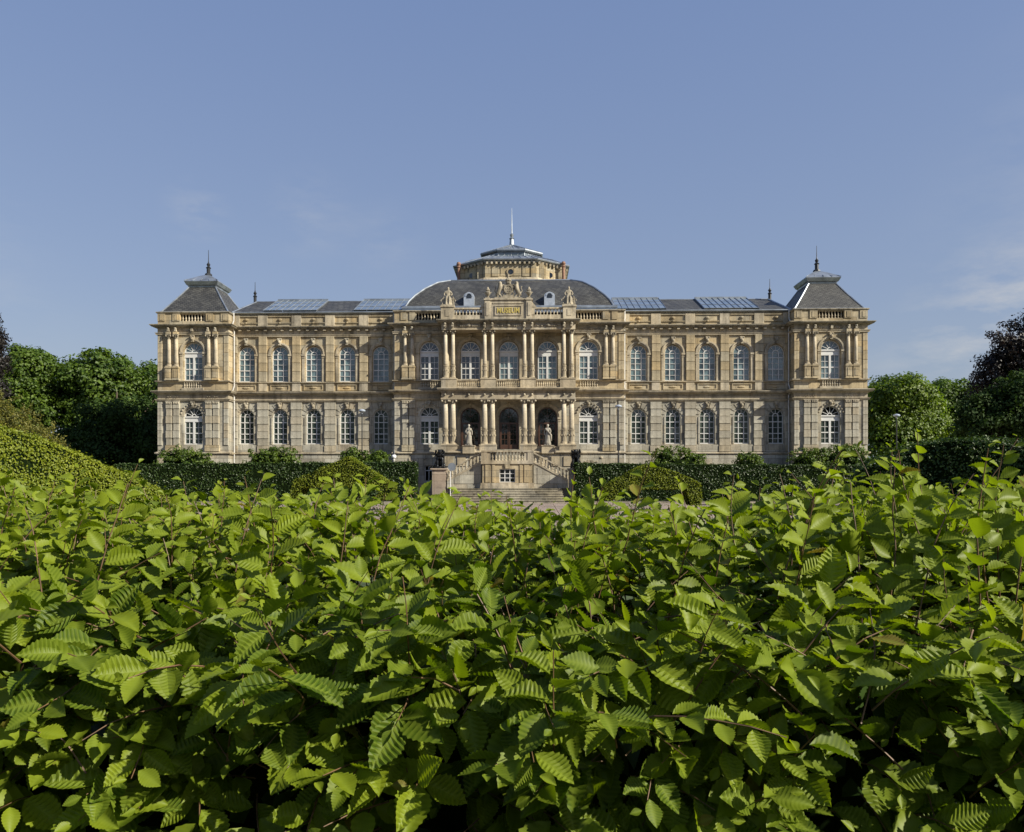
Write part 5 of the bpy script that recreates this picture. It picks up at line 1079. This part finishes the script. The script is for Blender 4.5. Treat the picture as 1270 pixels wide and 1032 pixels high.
# ================================================================ the hornbeam hedge in the foreground
def leaf_template(nv, cross, droop, cup, twist, seed):
    """pleated, serrated hornbeam leaf, length 1 along x; returns verts, faces, vein attribute"""
    r_ = random.Random(seed); n = nv*2; V, Fc, Ve = [], [], []
    cols = 2*cross+1
    for i in range(n+1):
        t = i/n; wv = .33*(math.sin(math.pi*t**.74)**.92 if 0 < t < 1 else 0)*(1-.25*t); vein = 1 if i % 2 else 0
        for c_ in range(-cross, cross+1):
            u = c_/cross; q = abs(u); wq = wv*(1.0 if q < 1 else (1.05 if vein else .94))
            x = t+q*wv*.5*(1-t*.6)+(.02 if vein and q == 1 and t < .93 else 0); y = u*wq
            z = (cup*q*q*wv*1.0)+(.017 if vein else -.017)*min(1, q*2.2)*(1 if wv > .05 else 0)+.012*math.sin(q*3+seed+t*9)*q
            z -= droop*x*x; y += twist*x*x*.15; z += twist*y*x*1.2; z += .01*r_.uniform(-1, 1)*q
            V.append((x, y, z)); Ve.append(1.0 if q < .01 else (.75 if vein else 0))
    for i in range(n):
        for c_ in range(cols-1):
            a = i*cols+c_; Fc.append((a, a+1, a+cols+1, a+cols))
    return np.array(V), np.array(Fc), np.array(Ve)
TPL = [(d, c_, w_, s_) for s_, (d, c_, w_) in enumerate([(.1, .4, .1), (.25, .6, -.2), (.05, .25, .22), (.36, .4, 0), (.16, .8, .3), (-.06, .45, -.22)])]
T_HI = [leaf_template(10, 2, *t_) for t_ in TPL]; T_MID = [leaf_template(6, 1, *t_) for t_ in TPL]; T_LO = [leaf_template(2, 1, *t_) for t_ in TPL]
HX0, HX1, HY0, HY1, HZ = -3.4, 3.4, 1.22, 2.95, 1.46
HH = thing('hornbeam_hedge', 'bright green hornbeam hedge with pleated leaves filling the foreground', 'hedge', (0, 2.05, 0))
LP, LD, LN, LS, LT = [], [], [], [], []      # leaf base, direction, normal, size, tint
twigs = MB(); big_twigs = []
def surf(x, y): return HZ+(.085+.05*min(1, abs(x)/1.3))*max(0, y-HY0-.2)/1.5+.05*mnoise.noise(Vector((x*1.3, y*1.3, 2)))+.03*mnoise.noise(Vector((x*4, y*4, 7)))
def shoot(p, d, Ln, sn, bend, smax=.082, tw=None, tint0=None, sp=.023, lift=.3):
    """one leafy shoot: alternate leaves in two ranks along a bending twig"""
    p = Vector(p); d = Vector(d).normalized(); n = max(3, int(Ln/sp)); pts = [tuple(p)]
    side = d.cross(Vector((random.gauss(0, .5), random.gauss(0, .5), 1))); side = side.normalized() if side.length > .1 else Vector((1, 0, 0))
    tint0 = random.random() if tint0 is None else tint0
    for k in range(n):
        d = (d+Vector(bend)*(1/n)+Vector((random.gauss(0, .05), random.gauss(0, .05), random.gauss(0, .05)))).normalized(); p = p+d*(Ln/n); pts.append(tuple(p))
        f = (k+1)/n
        if f < .12: continue
        sgn = 1 if k % 2 else -1; sz = smax*(.62+.5*math.sin(math.pi*min(1, f*.9+.05)))*random.uniform(.8, 1.15)*(1-.5*max(0, f-.8)/.2)
        dr = (d*random.uniform(.45, .9)+side*sgn*random.uniform(.65, 1.0)+Vector((random.gauss(0, .18), random.gauss(0, .18), random.gauss(0, .18)-random.uniform(.1, .65)*(1-f*.45)))).normalized()
        nr = Vector(sn)*.55+Vector((.14, -.16, .62))+Vector((random.gauss(0, .27), random.gauss(0, .27), random.gauss(0, .22))); nr = (nr-dr*nr.dot(dr))
        if nr.length < .1: nr = Vector((0, 0, 1))-dr*dr.z
        nr.normalize()
        LP.append(tuple(p+dr*.006)); LD.append(tuple(dr)); LN.append(tuple(nr)); LS.append(sz); LT.append(1.0 if random.random() < .012 else min(.9, max(0, .66*tint0+.2*random.random()+.35*max(0, f-.55))))
    rr = [.0017*(1-.6*i/len(pts)) for i in range(len(pts))]
    if tw is None: twigs.tube(pts[::2] if len(pts) > 4 else pts, rr[::2] if len(pts) > 4 else rr, 4)
    else: tw.append((pts, [r*1.25 for r in rr]))
# top of the hedge
area = (HX1-HX0)*(HY1-HY0); n_top = int(area*250)
for k in range(n_top):
    x, y = random.uniform(HX0, HX1), random.uniform(HY0-.02, HY1); fr = abs(x) < y*.74+.25
    if not fr and random.random() < .6: continue
    dep = random.random()**1.5*.16; z = surf(x, y)-.09-dep
    shoot((x, y, z), (random.gauss(0, .6), random.gauss(-.1, .55), random.uniform(.5, 1.2)), random.uniform(.1, .26), (0, 0, 1), (random.gauss(0, .4), random.gauss(-.05, .4), random.uniform(-.7, .1)), smax=random.uniform(.05, .078))
for k in range(420):
    y = random.uniform(1.8, HY1+.05); x = random.uniform(-.8, .8)*y; lean = random.gauss(0, .35)
    shoot((x, y, surf(x, y)-.1), (lean, random.gauss(0, .2), 1), random.uniform(.14, .26), (random.gauss(0, .5), -.5, .6), (random.gauss(0, .4), 0, -.25), smax=random.uniform(.05, .07), tint0=random.uniform(.4, 1), sp=.022)
# front face and the rounded upper edge
for k in range(int((HX1-HX0)*1.0*330)):
    x = random.uniform(HX0, HX1); fr = abs(x) < 1.15
    if not fr and random.random() < .45: continue
    z = HZ-.02-random.random()*.95; y = HY0+.10+random.random()**1.5*.14+.06*mnoise.noise(Vector((x*2.3, z*2.6, 1)))-.03*(HZ-z)
    if mnoise.noise(Vector((x*3.1, z*3.6, 4))) < -.3 and random.random() < .5: continue     # gaps with deep shade
    shoot((x, y, z), (random.gauss(0, .65), -1, random.gauss(.3, .45)), random.uniform(.1, .22), (0, -1, .25), (random.gauss(0, .3), -.1, random.uniform(-.9, .0)), smax=random.uniform(.055, .08))
# lower part, out of the frame
for k in range(500):
    x, z = random.uniform(HX0, HX1), random.uniform(.03, .5); shoot((x, HY0+.1, z), (random.gauss(0, .6), -1, .2), .16, (0, -1, .25), (0, 0, -.4), smax=.08, sp=.04)
for k in range(900):
    s_ = random.choice((-1, 1)); 
    if random.random() < .5: shoot((random.uniform(HX0, HX1), HY1-.08, random.uniform(.1, HZ-.1)), (random.gauss(0, .6), 1, .3), .16, (0, 1, .25), (0, 0, -.4), sp=.04)
    elif random.random() < .4: shoot((HX0 if s_ < 0 else HX1, random.uniform(HY0, HY1), random.uniform(.1, HZ)), (s_, random.gauss(0, .6), .3), .16, (s_, 0, .25), (0, 0, -.4), sp=.04)
# tall young shoots standing above the clipped top (tip column, tip row, distance, lean)
tall = [(800, 548, 1.9, .25), (783, 590, 1.75, .1), (1108, 552, 2.0, -.1), (1186, 524, 2.0, .15), (1262, 546, 1.8, .05), (1062, 556, 1.7, .35), (1000, 600, 1.6, .1), (278, 584, 1.9, 0), (340, 590, 2.1, .1), (150, 574, 2.2, .1), (36, 628, 1.6, -.1), (545, 612, 1.7, .15), (565, 640, 1.9, .3),
        (700, 592, 1.8, -.05), (868, 600, 2.0, 0), (912, 606, 2.1, -.05), (940, 596, 1.9, .2), (1122, 590, 1.75, -.1), (1225, 640, 1.9, .2), (205, 612, 2.0, 0), (90, 640, 1.8, .15), (460, 615, 2.3, -.1), (640, 625, 2.4, .1), (745, 612, 2.2, 0), (985, 590, 2.1, -.1), (1150, 610, 2.2, .1), (1210, 590, 1.7, -.15), (400, 618, 2.2, .2), (0, 600, 2.0, .1), (690, 640, 2.0, .2), (600, 640, 2.2, -.1), (520, 630, 2.4, .1), (830, 625, 1.8, -.1), (1250, 600, 2.1, 0), (60, 600, 2.3, .1), (250, 600, 2.3, -.1), (380, 600, 2.5, 0), (1040, 590, 2.3, .15), (1085, 600, 1.6, .05), (900, 640, 1.6, .1), (1095, 565, 1.65, -.05), (1170, 560, 1.8, .15), (1240, 570, 1.6, -.1), (1030, 575, 1.9, .2), (960, 612, 1.7, -.1), (660, 612, 1.9, .1), (730, 600, 1.6, .15), (120, 600, 1.7, .1), (310, 610, 1.6, -.1), (430, 625, 1.8, .1), (1140, 540, 1.9, -.2), (1212, 548, 1.7, .1), (1255, 560, 1.5, .1), (1075, 560, 1.6, -.15), (1020, 560, 1.65, .3), (1160, 575, 1.5, .1), (1228, 530, 1.9, -.1), (500, 605, 1.6, .3), (850, 612, 1.6, .1)]
for px, py, dd, lean in tall:
    tip = Vector((WX(px, dd), dd, WZ(py, dd))); bx = tip.x-lean*.35; z0 = HZ-.14; Ln = (tip-Vector((bx, dd+.03, z0))).length
    d0 = (tip-Vector((bx, dd+.03, z0))).normalized(); d1 = d0+Vector((-lean*.5, 0, .15))
    shoot((bx, dd+.03, z0), d1, Ln*1.02, (random.gauss(0, .6), -.7, .3), (lean*1.0, random.gauss(0, .1), -.3), smax=random.uniform(.052, .07), tw=big_twigs, tint0=random.uniform(.6, 1), sp=.026)
LP, LD, LN, LS, LT = map(np.array, (LP, LD, LN, LS, LT)); nL = len(LP); LY = np.cross(LN, LD); LV = rng.integers(0, len(TPL), nL)
org = np.array([0, 2.05, 0]); mid = LP+LD*LS[:, None]*.5
U = PCX+F*mid[:, 0]/mid[:, 1]; Vp = HOR-F*(mid[:, 2]-EYE)/mid[:, 1]; dist = np.linalg.norm(mid-np.array([0, 0, EYE]), axis=1)
inside = (U > 5) & (U < 1265) & (Vp > 530) & (Vp < 1028)
# the largest leaves in front, at most 300, are objects of their own
view = unit(np.array([0, 0, EYE])-mid); show = LS**2*np.abs(np.sum(LN*view, 1))/dist**2*F**2; near = {}
for i in np.argsort(dist):
    if inside[i]:
        key = (int(U[i]//20), int(Vp[i]//20)); near.setdefault(key, i)
cand = sorted(near.values(), key=lambda i: -show[i])[:298]; single = np.zeros(nL, bool); single[cand] = True
lmesh = {}
for i in cand:
    tb = min(3, int(LT[i]*4)); key = (int(LV[i]), tb)
    if key not in lmesh:
        V, Fc, Ve = T_HI[key[0]]; me = bpy.data.meshes.new('leaf'); me.from_pydata(V.tolist(), [], Fc.tolist()); me.materials.append(F_HORN)
        me.attributes.new('tint', 'FLOAT', 'POINT').data.foreach_set('value', np.full(len(V), (tb+.5)/4, np.float32)); me.attributes.new('vein', 'FLOAT', 'POINT').data.foreach_set('value', Ve.astype(np.float32))
        me.polygons.foreach_set('use_smooth', [False]*len(me.polygons)); lmesh[key] = me
    o = bpy.data.objects.new('leaf', lmesh[key]); C.objects.link(o); o.parent = HH; s_ = float(LS[i]); p = LP[i]-org
    o.matrix_local = Matrix(((LD[i][0]*s_, LY[i][0]*s_, LN[i][0]*s_, p[0]), (LD[i][1]*s_, LY[i][1]*s_, LN[i][1]*s_, p[1]), (LD[i][2]*s_, LY[i][2]*s_, LN[i][2]*s_, p[2]), (0, 0, 0, 1)))
lod = np.where(inside & (dist < 2.5) & ((mid[:, 2] > HZ-.13) | (mid[:, 1] < HY0+.16)), 0, np.where((U > -80) & (U < 1350) & (Vp < 1120) & (dist < 3.4), 1, 2))
VV, FF, TT, EE, off = [], [], [], [], 0
for lv, tp in ((0, T_HI), (1, T_MID), (2, T_LO)):
    for v_ in range(len(TPL)):
        ix = np.where((lod == lv) & (LV == v_) & ~single)[0]
        if not len(ix): continue
        V, Fc, Ve = tp[v_]; s_ = LS[ix][:, None, None]
        W = (LP[ix]-org)[:, None, :]+s_*(V[None, :, 0:1]*LD[ix][:, None, :]+V[None, :, 1:2]*LY[ix][:, None, :]+V[None, :, 2:3]*LN[ix][:, None, :])
        VV.append(W.reshape(-1, 3)); FF.append((Fc[None]+off+(np.arange(len(ix))*len(V))[:, None, None]).reshape(-1, 4)); TT.append(np.repeat(LT[ix], len(V))); EE.append(np.tile(Ve, len(ix))); off += len(ix)*len(V)
VV = np.vstack(VV); FF = np.vstack(FF).astype(np.int32); me = bpy.data.meshes.new('foliage'); me.vertices.add(len(VV)); me.vertices.foreach_set('co', VV.ravel()); me.loops.add(FF.size); me.loops.foreach_set('vertex_index', FF.ravel())
me.polygons.add(len(FF)); me.polygons.foreach_set('loop_start', np.arange(0, FF.size, 4, dtype=np.int32))
me.attributes.new('tint', 'FLOAT', 'POINT').data.foreach_set('value', np.concatenate(TT).astype(np.float32)); me.attributes.new('vein', 'FLOAT', 'POINT').data.foreach_set('value', np.concatenate(EE).astype(np.float32))
me.update(calc_edges=True); me.materials.append(F_HORN); link('foliage', me, HH, kind='stuff')
print('hedge leaves', nL, 'quads', len(FF))
twigs.v = [(x, y-2.05, z) for x, y, z in twigs.v]; obj('fine_twigs', twigs, M_TWIG, HH, kind='stuff')
for pts, rr in big_twigs:
    m = MB(); m.tube([(x, y-2.05, z) for x, y, z in pts], rr, 6); obj('twig', m, M_TWIG, HH)
m = MB()
for k in range(26):      # stems and grey branches inside
    x, y = -3.2+k*.255+random.uniform(-.08, .08), random.uniform(-.25, .35); z = 0; p = Vector((x, y, 0)); pts = [tuple(p)]
    for q in range(5): p = p+Vector((random.gauss(0, .05), random.gauss(0, .05), .25)); pts.append(tuple(p))
    m.tube(pts, [.03, .027, .022, .018, .012, .008], 6)
    for b in range(5):
        a = Vector(pts[random.randint(2, 4)]); e = a+Vector((random.gauss(0, .18), random.uniform(-.55, .3), random.uniform(.05, .3))); m.tube([tuple(a), tuple((a+e)/2+Vector((0, 0, .03))), tuple(e)], [.011, .008, .004], 5)
obj('branches', m, M_WOOD, HH)
# shaded leaves deep inside the hedge
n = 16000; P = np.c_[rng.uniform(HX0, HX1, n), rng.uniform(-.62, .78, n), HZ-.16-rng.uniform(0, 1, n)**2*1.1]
scatter('inner_foliage', P, rng.normal(0, 1, (n, 3)), .085, F_SHADE, HH, .5, .4)
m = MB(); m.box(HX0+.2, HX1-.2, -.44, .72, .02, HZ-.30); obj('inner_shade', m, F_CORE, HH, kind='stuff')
